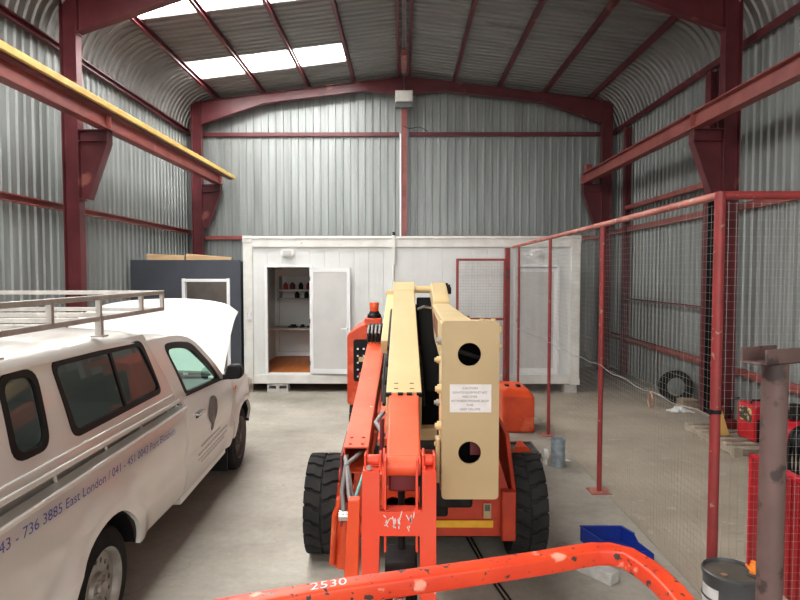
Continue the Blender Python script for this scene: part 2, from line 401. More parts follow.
def rafter(sgn, Y, where, side):
    t = thing('roof_rafter', 'dark red tapered steel rafter over the %s half of the hall, %s' % (side, where), 'rafter', (sgn * 2.3, Y, 6.2), group='portal rafters')
    X0, X1 = .012, CX - .117 + (RS if sgn > 0 else 0)
    def top(x): return RZ - .155 - SL * x
    web = [(0, 0)] * 0
    def bot(x):
        d = .215
        if x > 3.1: d += .30 * (x - 3.1) / (X1 - 3.1)
        if x < .9: d += .20 * (.9 - x) / .9
        return top(x) - d
    xs = [X0, .9, 2, 3.1, X1]
    mb = MB()
    mb.prism([(sgn * x, top(x)) for x in xs] + [(sgn * x, bot(x)) for x in xs[::-1]], 'y', Y - .005, Y + .005)
    for f, s in ((top, -1), (bot, 1)):
        for a, b in zip(xs[:-1], xs[1:]):
            z0, z1 = f(a), f(b)
            mb.prism([(sgn * a, z0), (sgn * b, z1), (sgn * b, z1 + s * .012), (sgn * a, z0 + s * .012)], 'y', Y - .07, Y + .07)
    mb.build('rafter_beam', 'steel', t)
    mb = MB(); mb.box((sgn * X0, Y - .08, bot(X0) - .03), (sgn * (X0 + .014), Y + .08, top(0) + .02)); mb.build('apex_plate', 'steel', t)
    mb = MB(); mb.box((sgn * X1, Y - .08, bot(X1) - .02), (sgn * (X1 - .014), Y + .08, top(X1) + .01)); mb.build('end_plate', 'steel', t)
for Y in FR:
    for sgn, side in ((-1, 'left'), (1, 'right')):
        column(sgn, Y, places[Y], side); rafter(sgn, Y, places[Y], side)

def single(mb, name, m, label, cat, group=None, bevel=0., kind=None, **kw):
    return tag(mb.build(name, m, bevel=bevel, **kw), label, cat, group, kind)
# purlins: cold formed lipped channels under the roof sheets
def channel(mb, p0, p1, h, w, up=(0, 0, 1), flip=1):
    t = .004; W = w * flip; f = flip
    pr = [(0, -h / 2), (W, -h / 2), (W, -h / 2 + .018), (W - t * f, -h / 2 + .018), (W - t * f, -h / 2 + t), (t * f, -h / 2 + t), (t * f, h / 2 - t), (W - t * f, h / 2 - t), (W - t * f, h / 2 - .018), (W, h / 2 - .018), (W, h / 2), (0, h / 2)]
    return mb.sweep([p0, p1], pr, up)
ordn = {4.18: 'next to the curved eave', 3.15: 'second in from the eave', 2.13: 'third in from the eave', 1.12: 'fourth in from the eave', .12: 'beside the ridge'}
for sgn, side in ((-1, 'left'), (1, 'right')):
    for x, w_ in ordn.items():
        z = RZ - SL * x - .092
        mb = MB(); channel(mb, (sgn * x - .03, YF, z), (sgn * x - .03, YB - .02, z), .115, .06)
        single(mb, 'roof_purlin', 'steel', 'long red steel purlin under the %s roof slope, %s' % (side, w_), 'purlin', 'roof purlins')
# girts on the side walls
gz = {5.36: ('steel', 'topmost, below the curved eave'), 3.10: ('steel_lit', 'at mid height'), .76: ('steel_lit', 'low down near the floor')}
for sgn, side in ((-1, 'left'), (1, 'right')):
    for z, (m_, w_) in gz.items():
        mb = MB(); xg = sx(sgn, WX - .035 - .055)
        channel(mb, (xg - .03, YF, z), (xg - .03, YB - .04, z), .10, .06)
        single(mb, 'wall_girt', m_, 'long red steel girt along the %s wall, %s' % (side, w_), 'girt', 'wall girts')
# girts on the back wall
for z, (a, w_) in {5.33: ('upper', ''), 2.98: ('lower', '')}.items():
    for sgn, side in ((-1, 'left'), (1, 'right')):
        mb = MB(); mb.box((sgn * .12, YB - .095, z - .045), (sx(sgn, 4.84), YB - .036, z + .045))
        single(mb, 'wall_girt', 'steel' if a == 'upper' else 'steel_lit', '%s red steel girt across the %s half of the back wall' % (a, side), 'girt', 'wall girts', bevel=.008)
# gable post in the middle of the back wall
t = thing('gable_post', 'narrow red steel post up the middle of the back wall, behind the white container', 'post', (0, 13.72, 0))
mb = MB(); mb.ibeam((0, 13.72, .01), (0, 13.72, 6.28), .14, .12, up=(0, 1, 0)); mb.build('post_shaft', 'steel_lit', t)
mb = MB(); mb.box((-.1, 13.64, 0), (.1, 13.8, .012)); mb.build('base_plate', 'steel', t)
mb = MB(); mb.box((-.10, 13.60, 4.0), (-.065, 13.66, 5.3)); mb.box((-.10, 13.60, 1.5), (-.065, 13.66, 4.0))
single(mb, 'cable_conduit', 'white_trim', 'thin white conduit strip running down beside the middle gable post', 'conduit')
mb = MB(); mb.tube([(-.02 + .07 * k, 13.62, 5.47 - .035 * math.sin(k * .9) - .012 * k) for k in range(9)], .008, 6)
single(mb, 'loose_cable', 'dark', 'short loose cable drooping over the upper girt right of the gable post', 'cable')
# floodlight on the gable post
t = thing('floodlight', 'square floodlight with frosted grey face fixed high on the middle gable post', 'light', (0, 13.2, 5.75))
mb = MB(); mb.prism([(13.08, 5.86), (13.08, 6.10), (13.24, 6.12), (13.24, 5.84)], 'x', -.19, .19); mb.build('lamp_housing', 'flood_face', t, bevel=.012)
mb = MB(); mb.box((-.15, 13.068, 5.885), (.15, 13.078, 6.075)); mb.build('lamp_glass', 'flood_face', t)
mb = MB(); mb.box((-.185, 13.08, 5.74), (.185, 13.25, 5.84)); mb.build('driver_box', 'grey_al', t, bevel=.01)
mb = MB(); mb.bar((0, 13.25, 5.9), (0, 13.65, 5.9), .05, .04); mb.build('bracket', 'grey_al', t)
# hanging cable tray between the ridge purlins
mb = MB(); mb.box((-.025, 8.7, 6.44), (.025, 13.3, 6.47)); single(mb, 'cable_tray', 'rustpipe', 'narrow tray of cable running between the two ridge purlins', 'cable tray')
mb = MB(); mb.box((-.05, 11.6, 6.30), (.05, 12.6, 6.42)); single(mb, 'ridge_bracket', 'steel_lit', 'short pink-red steel piece hanging below the ridge near the back', 'bracket', bevel=.006)

# crane beams
for sgn, side in ((-1, 'left'), (1, 'right')):
    mb = MB(); x = sx(sgn, 4.16); y1 = 13.62
    mb.ibeam((x, YF, 4.27), (x, y1, 4.27), .23, .15, tf=.016)
    for yy in (13.55, 8.45, 3.3): mb.box((x - .07, yy - .006, 4.17), (x + .07, yy + .006, 4.375))
    single(mb, 'crane_beam', 'steel_lit', 'red steel crane runway beam along the %s side%s' % (side, ', carrying a yellow rail' if sgn < 0 else ', without any yellow rail'), 'beam', 'crane runway beams')
t = thing('yellow_conductor_rail', 'long yellow rail bracketed to the top of the left crane beam', 'rail', (-3.85, 9, 4.4))
mb = MB(); mb.box((-3.93, YF, 4.300), (-3.84, 14.0 - .25, 4.38)); mb.build('rail_bar', 'yellow', t, bevel=.006)
mb = MB(); mb.box((-3.95, YF, 4.27), (-3.88, 13.6, 4.312)); mb.build('rail_base', 'steel', t)
for yy in (5.9, 7.2, 8.45, 9.8, 10.6, 11.4, 12.6, 13.4):
    mb = MB(); mb.box((-4.1, yy - .03, 4.418), (-3.90, yy + .03, 4.426)); mb.box((-3.908, yy - .02, 4.375), (-3.90, yy + .02, 4.426)); mb.build('rail_bracket', 'steel_lit', t)
# end stops and clips
for sgn, side in ((-1, 'left'), (1, 'right')):
    mb = MB(); mb.box((sx(sgn, 4.22), 13.66, 4.12), (sx(sgn, 4.36), 13.80, 4.62))
    single(mb, 'end_stop', 'steel_lit', 'upright red steel end stop where the %s crane beam meets the back wall' % side, 'end stop', bevel=.006)
# door frame in the right wall
for yy, w_ in ((12.85, 'beside the far column'), (9.38, 'just beyond the near column')):
    mb = MB(); mb.ibeam((4.73, yy, 0), (4.73, yy, 5.25), .12, .16, up=(1, 0, 0))
    single(mb, 'wall_post', 'steel', 'slim red steel post against the right wall, ' + w_, 'post')
mb = MB(); mb.box((4.66, 9.47, 3.50), (4.76, 12.76, 3.58)); single(mb, 'door_lintel', 'steel_lit', 'brownish red steel lintel between the two slim posts on the right wall', 'lintel')
mb = MB(); mb.tube([(4.72, 9.47, 1.62), (4.72, 12.76, 1.62)], .022, 8); single(mb, 'wall_pipe', 'steel', 'thin dark red bar across the right wall at chest height', 'bar')
mb = MB(); mb.box((4.66, 9.27, .0), (4.76, 9.295, 3.4)); single(mb, 'sliding_bolt', 'dark', 'black vertical bolt strip along the near slim post on the right wall', 'bolt')

# ================================================================== WHITE CONTAINER OFFICE
def container():
    t = thing('container_office', 'long white prefabricated container office on blocks against the back wall', 'container office', (.13, 10.8, .15))
    x0, x1, yf, yb, z0, z1 = -2.90, 3.17, 10.80, 13.24, .16, 2.83
    # steel frame
    mb = MB()
    for x in (x0, x1 - .17):
        for y in (yf, yb - .15): mb.box((x, y, z0), (x + .17, y + .15, z1))
    for y in (yf, yb - .13):
        mb.box((x0 + .17, y, z1 - .20), (x1 - .17, y + .13, z1)); mb.box((x0 + .17, y, z0), (x1 - .17, y + .13, z0 + .16))
    for x in (x0, x1 - .12):
        mb.box((x, yf + .15, z1 - .20), (x + .12, yb - .15, z1)); mb.box((x, yf + .15, z0), (x + .12, yb - .15, z0 + .16))
    mb.box((x0 + .02, yf - .018, z1 - .05), (x1 - .02, yf, z1 - .02))
    mb.build('container_frame', 'white_frame', t, bevel=.012)
    # castings on the corners
    for x in (x0 - .005, x1 - .165):
        for z in (z0 - .01, z1 - .11):
            mb = MB(); mb.plate(rrect(x, z, x + .17, z + .12, .01), [rpoly([(x + .05, z + .045), (x + .12, z + .045), (x + .12, z + .08), (x + .05, z + .08)], .012)], .02, O=(0, yf - .012, 0))
            mb.build('corner_casting', 'white_frame', t)
    # front wall with two door openings, grooved sandwich panels
    d1 = (-2.47, -1.70); d2 = (2.03, 2.76); zt = 2.27; zb = z0 + .18
    mb = MB()
    def panel(xa, xb, za, zb_):
        n = max(1, round((xb - xa) / .26)); w = (xb - xa) / n
        for k in range(n):
            mb.box((xa + k * w + .0015, yf + .045, za), (xa + (k + 1) * w - .0015, yf + .10, zb_))
            for q in (.33, .66): mb.box((xa + (k + q) * w - .01, yf + .041, za), (xa + (k + q) * w + .01, yf + .046, zb_))
    panel(x0 + .17, d1[0], zb - .02, z1 - .2); panel(d1[0], d1[1], zt, z1 - .2); panel(d1[1], d2[0], zb - .02, z1 - .2); panel(d2[0], d2[1], zt, z1 - .2); panel(d2[1], x1 - .17, zb - .02, z1 - .2)
    mb.build('front_panel', 'white_panel', t)
    for xa in (x0 + .03, x1 - .08): mb = MB(); mb.box((xa, yf + .15, zb), (xa + .05, yb - .15, z1 - .2)); mb.build('side_panel', 'white_panel', t)
    mb = MB(); mb.box((x0 + .17, yb - .10, zb), (x1 - .17, yb - .05, z1 - .2)); mb.build('rear_panel', 'white_panel', t)
    mb = MB(); mb.box((x0 + .08, yf + .13, z1 - .07), (x1 - .08, yb - .1, z1 - .03)); mb.build('roof_panel', 'white_panel', t)
    mb = MB(); mb.box((x0 + .08, yf + .10, zb - .04), (x1 - .08, yb - .1, zb)); mb.build('floor_board', 'ply', t)
    mb = MB(); mb.box((-1.45, yf + .10, zb), (-1.39, yb - .1, z1 - .2)); mb.build('partition', 'white_panel', t)
    # door frames
    for (a, b) in (d1, d2):
        mb = MB()
        mb.box((a - .045, yf + .02, zb - .02), (a, yf + .11, zt + .045)); mb.box((b, yf + .02, zb - .02), (b + .045, yf + .11, zt + .045)); mb.box((a, yf + .02, zt), (b, yf + .11, zt + .045)); mb.box((a, yf + .02, zb - .02), (b, yf + .11, zb + .012))
        mb.build('door_frame', 'white_trim', t, bevel=.004)
    # open door leaf, swung right round towards the wall
    def leaf(px, py, ang, lab):
        c, s = math.cos(ang), math.sin(ang)
        U = Vector((c, s, 0)); V = Vector((0, 0, 1)); O = Vector((px, py, 0))
        w = .74
        mb = MB(); mb.plate(rrect(0, zb + .01, w, zt - .01, .004), [rrect(.065, zb + .10, w - .065, zt - .085, .006)], .045, O=O, U=U, V=V)
        d = mb.build('door', 'white_trim', t, bevel=.004); d['label'] = lab
        mb = MB(); mb.plate(rrect(.06, zb + .09, w - .06, zt - .08, .004), [], .03, O=O - U.cross(V) * .008, U=U, V=V); mb.build('door_panel', 'door_panel', d)
        hp = O + U * (w - .05) + V * 1.17 + U.cross(V) * .004
        mb = MB(); mb.plate(rrect(-.02, -.09, .02, .09, .012), [], .012, O=hp + U.cross(V) * .008, U=U, V=V)
        mb.tube([hp, hp + U.cross(V) * .055, hp + U.cross(V) * .055 - U * .11], .011, 8); mb.build('door_handle', 'white_trim', d)
        for z in (zb + .2, 1.3, zt - .2): mb = MB(); mb.lathe([(0, -.04), (.012, -.04), (.012, .04), (0, .04)], O + V * z + U.cross(V) * .002, 'z', 8); mb.build('hinge', 'grey_al', d)
    leaf(-1.70, yf - .012, R(-5), 'open white door leaf with grey panel')
    leaf(d2[0], yf + .055, R(0), 'closed white door behind the cage mesh')
    # bulkhead lamps
    for x in (-2.10, 2.40):
        mb = MB(); mb.plate(rrect(x - .12, 2.47, x + .12, 2.60, .05), [], .05, bevel=.012, O=(0, yf - .005, 0)); mb.build('bulkhead_lamp', 'white_trim', t)
        mb = MB(); mb.box((x - .07, yf - .065, 2.49), (x + .07, yf - .05, 2.57)); mb.build('lamp_lens', 'flood_face', t, bevel=.01)
    # conduit and junction
    mb = MB(); mb.box((-.22, yf - .03, 2.32), (-.16, yf + .045, 2.88)); mb.tube([(-.19, yf + .02, 2.3), (-.19, yf + .02, 1.0)], .016, 8); mb.box((-.215, yf - .035, 1.93), (-.165, yf + .045, 2.02)); mb.build('conduit', 'white_frame', t)
    mb = MB(); mb.box((-.21, yf - .03, 2.84), (-.16, yf + .02, 2.90)); mb.build('gland', 'dark', t)
    mb = MB(); mb.tube([(-2.82, yf - .03, 1.45), (-2.80, yf - .06, 1.30), (-2.74, yf - .03, 1.55)], .012, 8); mb.box((-2.86, yf - .02, 1.33), (-2.74, yf, 1.37)); mb.build('hook', 'white_trim', t)
    # inside: wall shelf unit and bench top
    mb = MB(); mb.box((-2.70, 12.75, 1.78), (-1.5, 13.1, 1.82)); mb.box((-2.70, 12.75, 1.60), (-1.5, 13.1, 1.63)); mb.box((-2.70, 12.75, 1.60), (-2.66, 13.1, 2.58)); mb.box((-2.70, 12.72, 2.10), (-1.5, 12.75, 2.25)); mb.build('wall_shelf', 'shelf', t)
    mb = MB(); mb.box((-2.78, 12.45, .98), (-1.45, 13.1, 1.02)); mb.build('bench_top', 'shelf', t)
    mb = MB(); mb.box((-2.78, 13.07, .36), (-1.45, 13.12, .44)); mb.build('skirting', 'white_trim', t)
    # blocks below
container()
for (x, y, w) in ((-2.3, 10.95, .38), (3.02, 10.95, .22), (-.2, 10.95, .34)):
    mb = MB()
    for k in range(2): mb.plate(rrect(x - w / 2 + k * w / 2, 0, x + (k) * w / 2, .149, .005), [rrect(x - w / 2 + k * w / 2 + .03, .06, x + k * w / 2 - .03, .115, .008)] if w > .3 else [], .2, O=(0, y - .12, 0))
    single(mb, 'concrete_block', 'brick', {-2.3: 'hollow concrete block under the container below its open door', 3.02: 'grey concrete block under the right end of the container', -.2: 'hollow concrete block under the middle of the container'}[x], 'block', 'blocks under the container')
# things on the shelf and bench inside
for k, (x, y, z, m_, r_) in enumerate(((-2.55, 12.9, 1.82, 'red_c', .05), (-2.40, 12.9, 1.82, 'reddark', .06), (-2.22, 12.9, 1.82, 'dark', .05), (-2.06, 12.9, 1.82, 'red_c', .045), (-2.10, 12.9, 1.63, 'dark', .05), (-2.30, 12.9, 1.63, 'dark', .05))):
    mb = MB(); mb.lathe([(0, 0), (r_, 0), (r_, .10), (r_ * .5, .13), (r_ * .4, .15), (0, .15)], (x, y, z), 'z', 14)
    single(mb, 'paint_tin', m_, '%s tin on the container office %s, %s' % ({'red_c': 'red', 'reddark': 'maroon', 'dark': 'black'}[m_], 'wall shelf' if z > 1.7 else 'lower wall shelf', ('far left', 'second from left', 'third from left', 'rightmost', 'right', 'left')[k]), 'tin', 'tins on the office shelf')
for k, (x, w) in enumerate(((-2.35, .20), (-2.15, .12), (-1.98, .14))):
    mb = MB(); mb.box((x - w / 2, 12.6, 1.02), (x + w / 2, 12.75, 1.05)); mb.box((x - w / 4, 12.62, 1.05), (x + w / 3, 12.7, 1.085))
    single(mb, 'hand_tool', 'dark', ('larger black tool lying on the left of the bench inside the office', 'small black tool lying mid-bench inside the office', 'black tool lying by the door edge on the office bench')[k], 'tool', 'tools on the office bench', bevel=.008)

# ================================================================== DARK SHED
t = thing('timber_shed', 'charcoal-blue booth with a white-framed opening in the left back corner', 'booth', (-3.9, 10.72, 0))
yf = 10.72
ox0, ox1, oz = -3.93, -3.16, 2.02
mb = MB(); mb.plate([(-4.90, 0), (ox0, 0), (ox0, oz), (ox1, oz), (ox1, 0), (-2.93, 0), (-2.93, 2.40), (-4.90, 2.40)], [], .06, O=(0, yf, 0)); mb.build('front_wall', 'shed', t)
mb = MB(); mb.box((-3.0, yf + .06, 0), (-2.94, 13.2, 2.38)); mb.box((-4.89, yf + .06, 0), (-4.83, 13.2, 2.38)); mb.box((-4.9, 13.14, 0), (-2.96, 13.2, 2.38)); mb.build('side_wall', 'shed', t)
mb = MB()
mb.box((ox0 - .045, yf - .02, 0), (ox0 + .012, yf + .08, oz + .05)); mb.box((ox1 - .012, yf - .02, 0), (ox1 + .045, yf + .08, oz + .05)); mb.box((ox0 - .045, yf - .021, oz - .01), (ox1 + .045, yf + .08, oz + .042)); mb.build('door_frame', 'white_trim', t, bevel=.004)
mb = MB(); mb.box((-4.80, 12.3, .02), (-3.05, 12.36, 2.3)); mb.build('inner_lining', 'lining', t)
for k, (xa, xb, yy) in enumerate(((-4.62, -3.95, 10.76), (-3.92, -3.10, 10.77))):
    mb = MB(); mb.loft([[(xa, yy, 2.401), (xa, yy + .05, 2.401), (xa, yy + .05, 2.515), (xa, yy, 2.515)], [(xb, yy, 2.401), (xb, yy + .05, 2.401), (xb, yy + .05, 2.485 - .035 * k), (xb, yy, 2.485 - .035 * k)]])
    single(mb, 'pine_plank', 'wood', ('short pine plank on edge on the left of the charcoal booth roof', 'longer tapering pine plank on edge on the right of the charcoal booth roof')[k], 'plank', 'planks on the booth roof', bevel=.004)

# ================================================================== MESH CAGE
XC = 1.93; YC = 3.70; TOPZ = 2.63
posts = [(5.86, .024, 'third from the front'), (7.95, .022, 'second visible behind the galvanised tin'), (10.10, .020, 'slim one just in front of the gate post')]
t = thing('cage_post', 'thick round red corner post of the mesh cage, rising behind the drum', 'post', (XC, YC, 0), group='cage posts')
mb = MB(); mb.tube([(XC, YC, .0), (XC, YC, TOPZ + .02)], .031, 21); mb.build('post_tube', 'post', t)
mb = MB(); mb.lathe([(.031, -.012), (.036, -.012), (.036, .012), (.031, .012)], (XC, YC, 1.30), 'z', 16); mb.box((XC - .05, YC - .012, 1.285), (XC - .03, YC + .012, 1.31)); mb.build('clamp', 'dark', t)
for k, (y, r_, w_) in enumerate(posts):
    t = thing('cage_post', ('slim red cage post standing on a rusty plate, between the corner post and the tin', 'slim red cage post standing beside the dented tin', 'slimmest red cage post, right beside the open gate')[k], 'post', (XC, y, 0), group='cage posts')
    mb = MB(); mb.tube([(XC, y, .008), (XC, y, TOPZ)], r_, 14); mb.build('post_tube', 'post', t)
    mb = MB(); mb.box((XC - .1, y - .09, 0), (XC + .1, y + .09, .01)); mb.build('base_plate', 'pipe_rail', t)
mb = MB(); mb.box((XC - .145, 10.58, 0), (XC - .06, 10.67, TOPZ - .02)); single(mb, 'gate_post', 'post', 'square dark red gate post at the container end of the cage', 'post', 'cage posts', bevel=.006)
mb = MB(); mb.tube([(XC, YC, TOPZ), (XC, 10.63, TOPZ)], .026, 12); single(mb, 'cage_top_rail', 'pipe_rail', 'faded pinkish pipe along the top of the cage running back to the container', 'rail')
mb = MB(); mb.tube([(XC, YC, TOPZ), (4.80, YC, TOPZ)], .026, 12); single(mb, 'cage_top_rail', 'post', 'red pipe along the top of the cage from corner post to right wall', 'rail')
# weld ties on the rails
def meshpanel(p0, p1, z0, z1, name, lab, grp='cage mesh panels', step=.05, r=.0009):
    mb = MB(); p0 = Vector(p0); p1 = Vector(p1); L_ = (p1 - p0).length; d = (p1 - p0).normalized(); n = int(L_ / step)
    nrm = Vector((-d.y, d.x, 0))
    for k in range(n + 1):
        q = p0 + d * (k * step + (L_ - n * step) / 2)
        w = .004 * math.sin(k * .7)
        mb.sweep([q + Vector((0, 0, z0)) + nrm * w, q + Vector((0, 0, (z0 + z1) / 2)) + nrm * (w + .006 * math.sin(k * .35)), q + Vector((0, 0, z1)) + nrm * w], [(r, 0), (-r * .5, r * .87), (-r * .5, -r * .87)])
    for k in range(int((z1 - z0) / step) + 1):
        z = z0 + k * step
        mb.sweep([p0 + Vector((0, 0, z)), (p0 + p1) / 2 + Vector((0, 0, z - .004)), p1 + Vector((0, 0, z))], [(r, 0), (-r * .5, r * .87), (-r * .5, -r * .87)])
    return single(mb, name, 'wire', lab, 'mesh panel', grp, smooth=80)
ys = [YC + .04, 5.86, 7.95, 10.10, 10.6]
labs = ['welded wire mesh panel of the cage side, nearest bay', 'welded wire mesh panel of the cage side, middle bay', 'welded wire mesh panel of the cage side, bay reaching back from the dented tin', 'narrow welded wire mesh panel beside the gate post']
for a, b, l in zip(ys[:-1], ys[1:], labs): meshpanel((XC + .031, a, 0), (XC + .031, b, 0), .03, TOPZ - .04, 'wire_mesh_panel', l)
meshpanel((XC + .04, YC, 0), (4.80, YC, 0), .03, TOPZ - .04, 'wire_mesh_panel', 'welded wire mesh panel of the cage front, right of the corner post')
pts = [(XC - .034, YC + 6.9 * k / 40, 1.27 + .012 * math.sin(k * 1.7) - .03 * math.sin(PI * (k % 13) / 13)) for k in range(41)]
mb = MB(); mb.tube(pts, .003, 6); single(mb, 'tension_wire', 'wire', 'loose twisted tension wire strung along the cage side at waist height', 'wire')
# ring hanging on it
mb = MB()
ring = [(XC - .05, 4.55 + .042 * math.cos(2 * PI * k / 24), 1.19 + .055 * math.sin(2 * PI * k / 24)) for k in range(25)]
mb.tube(ring, .007, 8); mb.tube([(XC - .05, 4.55, 1.244), (XC - .036, 4.55, 1.262)], .003, 6); single(mb, 'hanging_ring', 'rustring', 'small rusty ring hanging from the tension wire on the cage mesh', 'ring')
# gate
t = thing('cage_gate', 'red framed mesh gate standing open in front of the white container', 'gate', (1.3, 10.5, .18))
gx0, gx1, gy = .935, 1.765, 10.52
mb = MB()
for x in (gx0, gx1): mb.bar((x, gy, .2), (x, gy, 2.42), .045, .045)
for z in (.22, 1.36, 2.40): mb.bar((gx0, gy, z), (gx1, gy, z), .04, .04)
mb.build('gate_frame', 'post', t, bevel=.004)
for za, zb in ((1.38, 2.38), (.24, 1.34)):
    mb = MB(); r = .0016
    for k in range(1, 18): mb.sweep([(gx0 + k * .05, gy, za), (gx0 + k * .05, gy, zb)], [(r, 0), (-r / 2, r), (-r / 2, -r)])
    for k in range(1, int((zb - za) / .05) + 1): mb.sweep([(gx0, gy, za + k * .05), (gx1, gy, za + k * .05)], [(r, 0), (-r / 2, r), (-r / 2, -r)])
    mb.build('gate_mesh', 'wire', t, smooth=80)
for z in (.4, 2.1): mb = MB(); mb.box((gx1 + .005, gy - .03, z), (gx1 + .03, gy + .03, z + .1)); mb.build('hinge', 'grey_al', t)

# ================================================================== WHITE PICKUP
def lerp(a, b, t): return a + (b - a) * t
def sm(t): t = max(0., min(1., t)); return t * t * (3 - 2 * t)
TW = 1.76
ZW = .352            # wheel centre height
WR, WF = -.03, 3.18  # wheel positions along the truck
def bodyd(y, z):
    d = 0.
    if z < .66: d -= .05 * ((.66 - z) / .3) ** 2
    if z > .98: d -= .022 * ((z - .98) / .12) ** 2
    if .60 < z < .80: d -= .012 * math.sin(PI * (z - .60) / .20)
    for c in (WR, WF):
        r = math.hypot(y - c, z - ZW); d += .034 * sm((.64 - r) / .17)
    if y > 3.3: d -= .16 * ((y - 3.3) / .55) ** 2
    return d
GC = ([], [1.20 + .05 * k for k in range(12)])
def greend(y, z): return -.05 * max(0, (z - 1.19) / .5) ** 1.6
def pickup():
    t = thing('pickup_truck', 'white single-cab pickup with a windowed canopy, aluminium roof rack and raised bonnet', 'pickup truck', (-1.68, 3.37, 0), R(1.7), world=False)
    def side(name, m, outline, holes=(), thick=.03, disp=None, off=0., bevel=.006, cuts=None, parent=None, sides=(1, -1), label=None):
        out = []
        for s in sides:
            mb = MB()
            if s > 0: mb.plate(outline, holes, thick, bevel, O=(off, 0, 0), U=(0, 1, 0), V=(0, 0, 1), cuts=cuts, disp=disp)
            else:
                fl_ = lambda lp: [(-a, b) for a, b in lp][::-1]
                mb.plate(fl_(outline), [fl_(h) for h in holes], thick, bevel, O=(-TW - off, 0, 0), U=(0, -1, 0), V=(0, 0, 1), cuts=None if cuts is None else ([-c for c in cuts[0]], cuts[1]), disp=None if disp is None else (lambda a, b: disp(-a, b)))
            o = mb.build(name, m, parent or t, smooth=28, bevel=bevel)
            if label: o['label'] = label
            out.append(o)
        return out
    def arch(c, r, za, n=18):
        h = math.asin((za - ZW) / r); return [(c - r * math.cos(h + (PI - 2 * h) * k / n), ZW + r * math.sin(h + (PI - 2 * h) * k / n)) for k in range(n + 1)]
    grid = ([i * .06 for i in range(-21, 66)], [.40 + .04 * i for i in range(1, 18)])
    side('bed_side', 'car', [(-1.24, .46)] + arch(WR, .425, .43) + [(1.315, .40), (1.315, 1.092), (-1.24, 1.092)], disp=bodyd, cuts=grid, bevel=0)
    side('door', 'car', rpoly([(1.36, .38), (2.66, .40), (2.715, .60), (2.715, 1.135), (1.36, 1.185)], [.06, .03, .02, .02, .02]), disp=bodyd, cuts=grid, bevel=0)
    side('cab_pillar', 'car', [(1.328, .40), (1.352, .40), (1.352, 1.19), (1.328, 1.19)], disp=bodyd, cuts=grid, bevel=0)
    side('front_wing', 'car', [(2.728, .46)] + arch(WF, .41, .47)[0:] + [(3.76, .43), (3.91, .50), (3.94, .72), (3.88, .88), (3.72, .955), (3.3, 1.03), (2.728, 1.13)], disp=bodyd, cuts=grid, bevel=0)
    side('sill', 'car', [(1.33, .31), (2.66, .33), (2.66, .385), (1.33, .37)], off=-.06, thick=.08)
    side('wing_top', 'car', [(2.30, 1.10), (2.73, 1.12), (2.73, 1.16), (2.30, 1.175)], off=-.02, thick=.10, bevel=.01)
    # bed rail cap
    for s in (0, 1):
        x0, x1 = (-.075, .016) if s == 0 else (-TW - .016, -TW + .075)
        mb = MB(); mb.box((x0, -1.24, 1.086), (x1, 1.315, 1.116)); mb.build('bed_rail', 'car', t, bevel=.011, seg=3)
        # inner bed wall seen in the slot below the canopy, with hooks
        xa, xb = (-.17, -.13) if s == 0 else (-TW + .13, -TW + .17)
        mb = MB(); mb.box((xa, -1.24, .80), (xb, 1.31, 1.20)); mb.build('inner_bed_wall', 'car', t)
        for k, yy in enumerate((-.95, -.42, .12, .62, 1.1)):
            xh = -.065 if s == 0 else -TW + .065
            mb = MB(); mb.tube([(xh, yy, 1.10), (xh, yy - .02, 1.13), (xh, yy - .03, 1.17)], .010, 8); mb.build('tie_hook', 'car', t)
    mb = MB(); mb.box((-TW + .1, -1.22, .80), (-.1, 1.30, .83)); mb.box((-TW + .1, 1.27, .56), (-.1, 1.31, 1.17)); mb.box((-TW + .02, -1.25, .48), (-.02, -1.22, 1.09)); mb.build('bed', 'car', t)
    mb = MB(); mb.box((-TW + .03, -1.42, .42), (-.03, -1.28, .60)); mb.build('rear_bumper', 'chrome', t, bevel=.02)
    # canopy --------------------------------------------------------
    winS = [(-.845, 1.345), (-.585, 1.34), (-.615, 1.705), (-.875, 1.715)]
    winB = [(-.355, 1.325), (.815, 1.325), (.585, 1.70), (-.470, 1.715)]
    winR = [(-1.22, 1.35), (-.985, 1.347), (-1.01, 1.715), (-1.235, 1.72)]
    wins = [(winR, .06), (winS, .09), (winB, .07)]
    outl = [(-1.26, 1.205), (1.145, 1.172), (1.13, 1.20), (.66, 1.742), (-1.26, 1.775)]
    side('canopy_side', 'car', outl, [rpoly(w, r) for w, r in wins], thick=.03, disp=greend, off=-.005, cuts=GC, bevel=0)
    side('canopy_flange', 'car', [(-1.26, 1.203), (1.15, 1.170), (1.14, 1.200), (-1.26, 1.235)], thick=.02, off=.012, bevel=.006)
    side('canopy_crease', 'car', [(-1.26, 1.262), (1.04, 1.248), (1.03, 1.262), (-1.26, 1.278)], thick=.012, off=.004, bevel=.005)
    def grow(p, d):
        c = Vector((sum(q[0] for q in p) / 4, sum(q[1] for q in p) / 4)); return [(q[0] + d * math.copysign(1, q[0] - c.x), q[1] + d * math.copysign(1, q[1] - c.y)) for q in p]
    for w, r in wins:
        fr = side('canopy_window', 'dark', rpoly(grow(w, .012), r), [rpoly(grow(w, -.022), r * .8)], thick=.02, disp=greend, off=.002, bevel=.003, cuts=GC)
        for s_, f_ in zip((1, -1), fr):
            side('pane', 'tintglass', rpoly(grow(w, -.018), r * .8), thick=.004, disp=greend, off=-.012, bevel=0, cuts=GC, parent=f_, sides=(s_,))
        if w is winB:
            for s_, f_ in zip((1, -1), fr): side('window_divider', 'dark', [(.245, 1.335), (.275, 1.335), (.165, 1.70), (.135, 1.70)], thick=.015, disp=greend, off=-.002, bevel=.002, parent=f_, sides=(s_,))
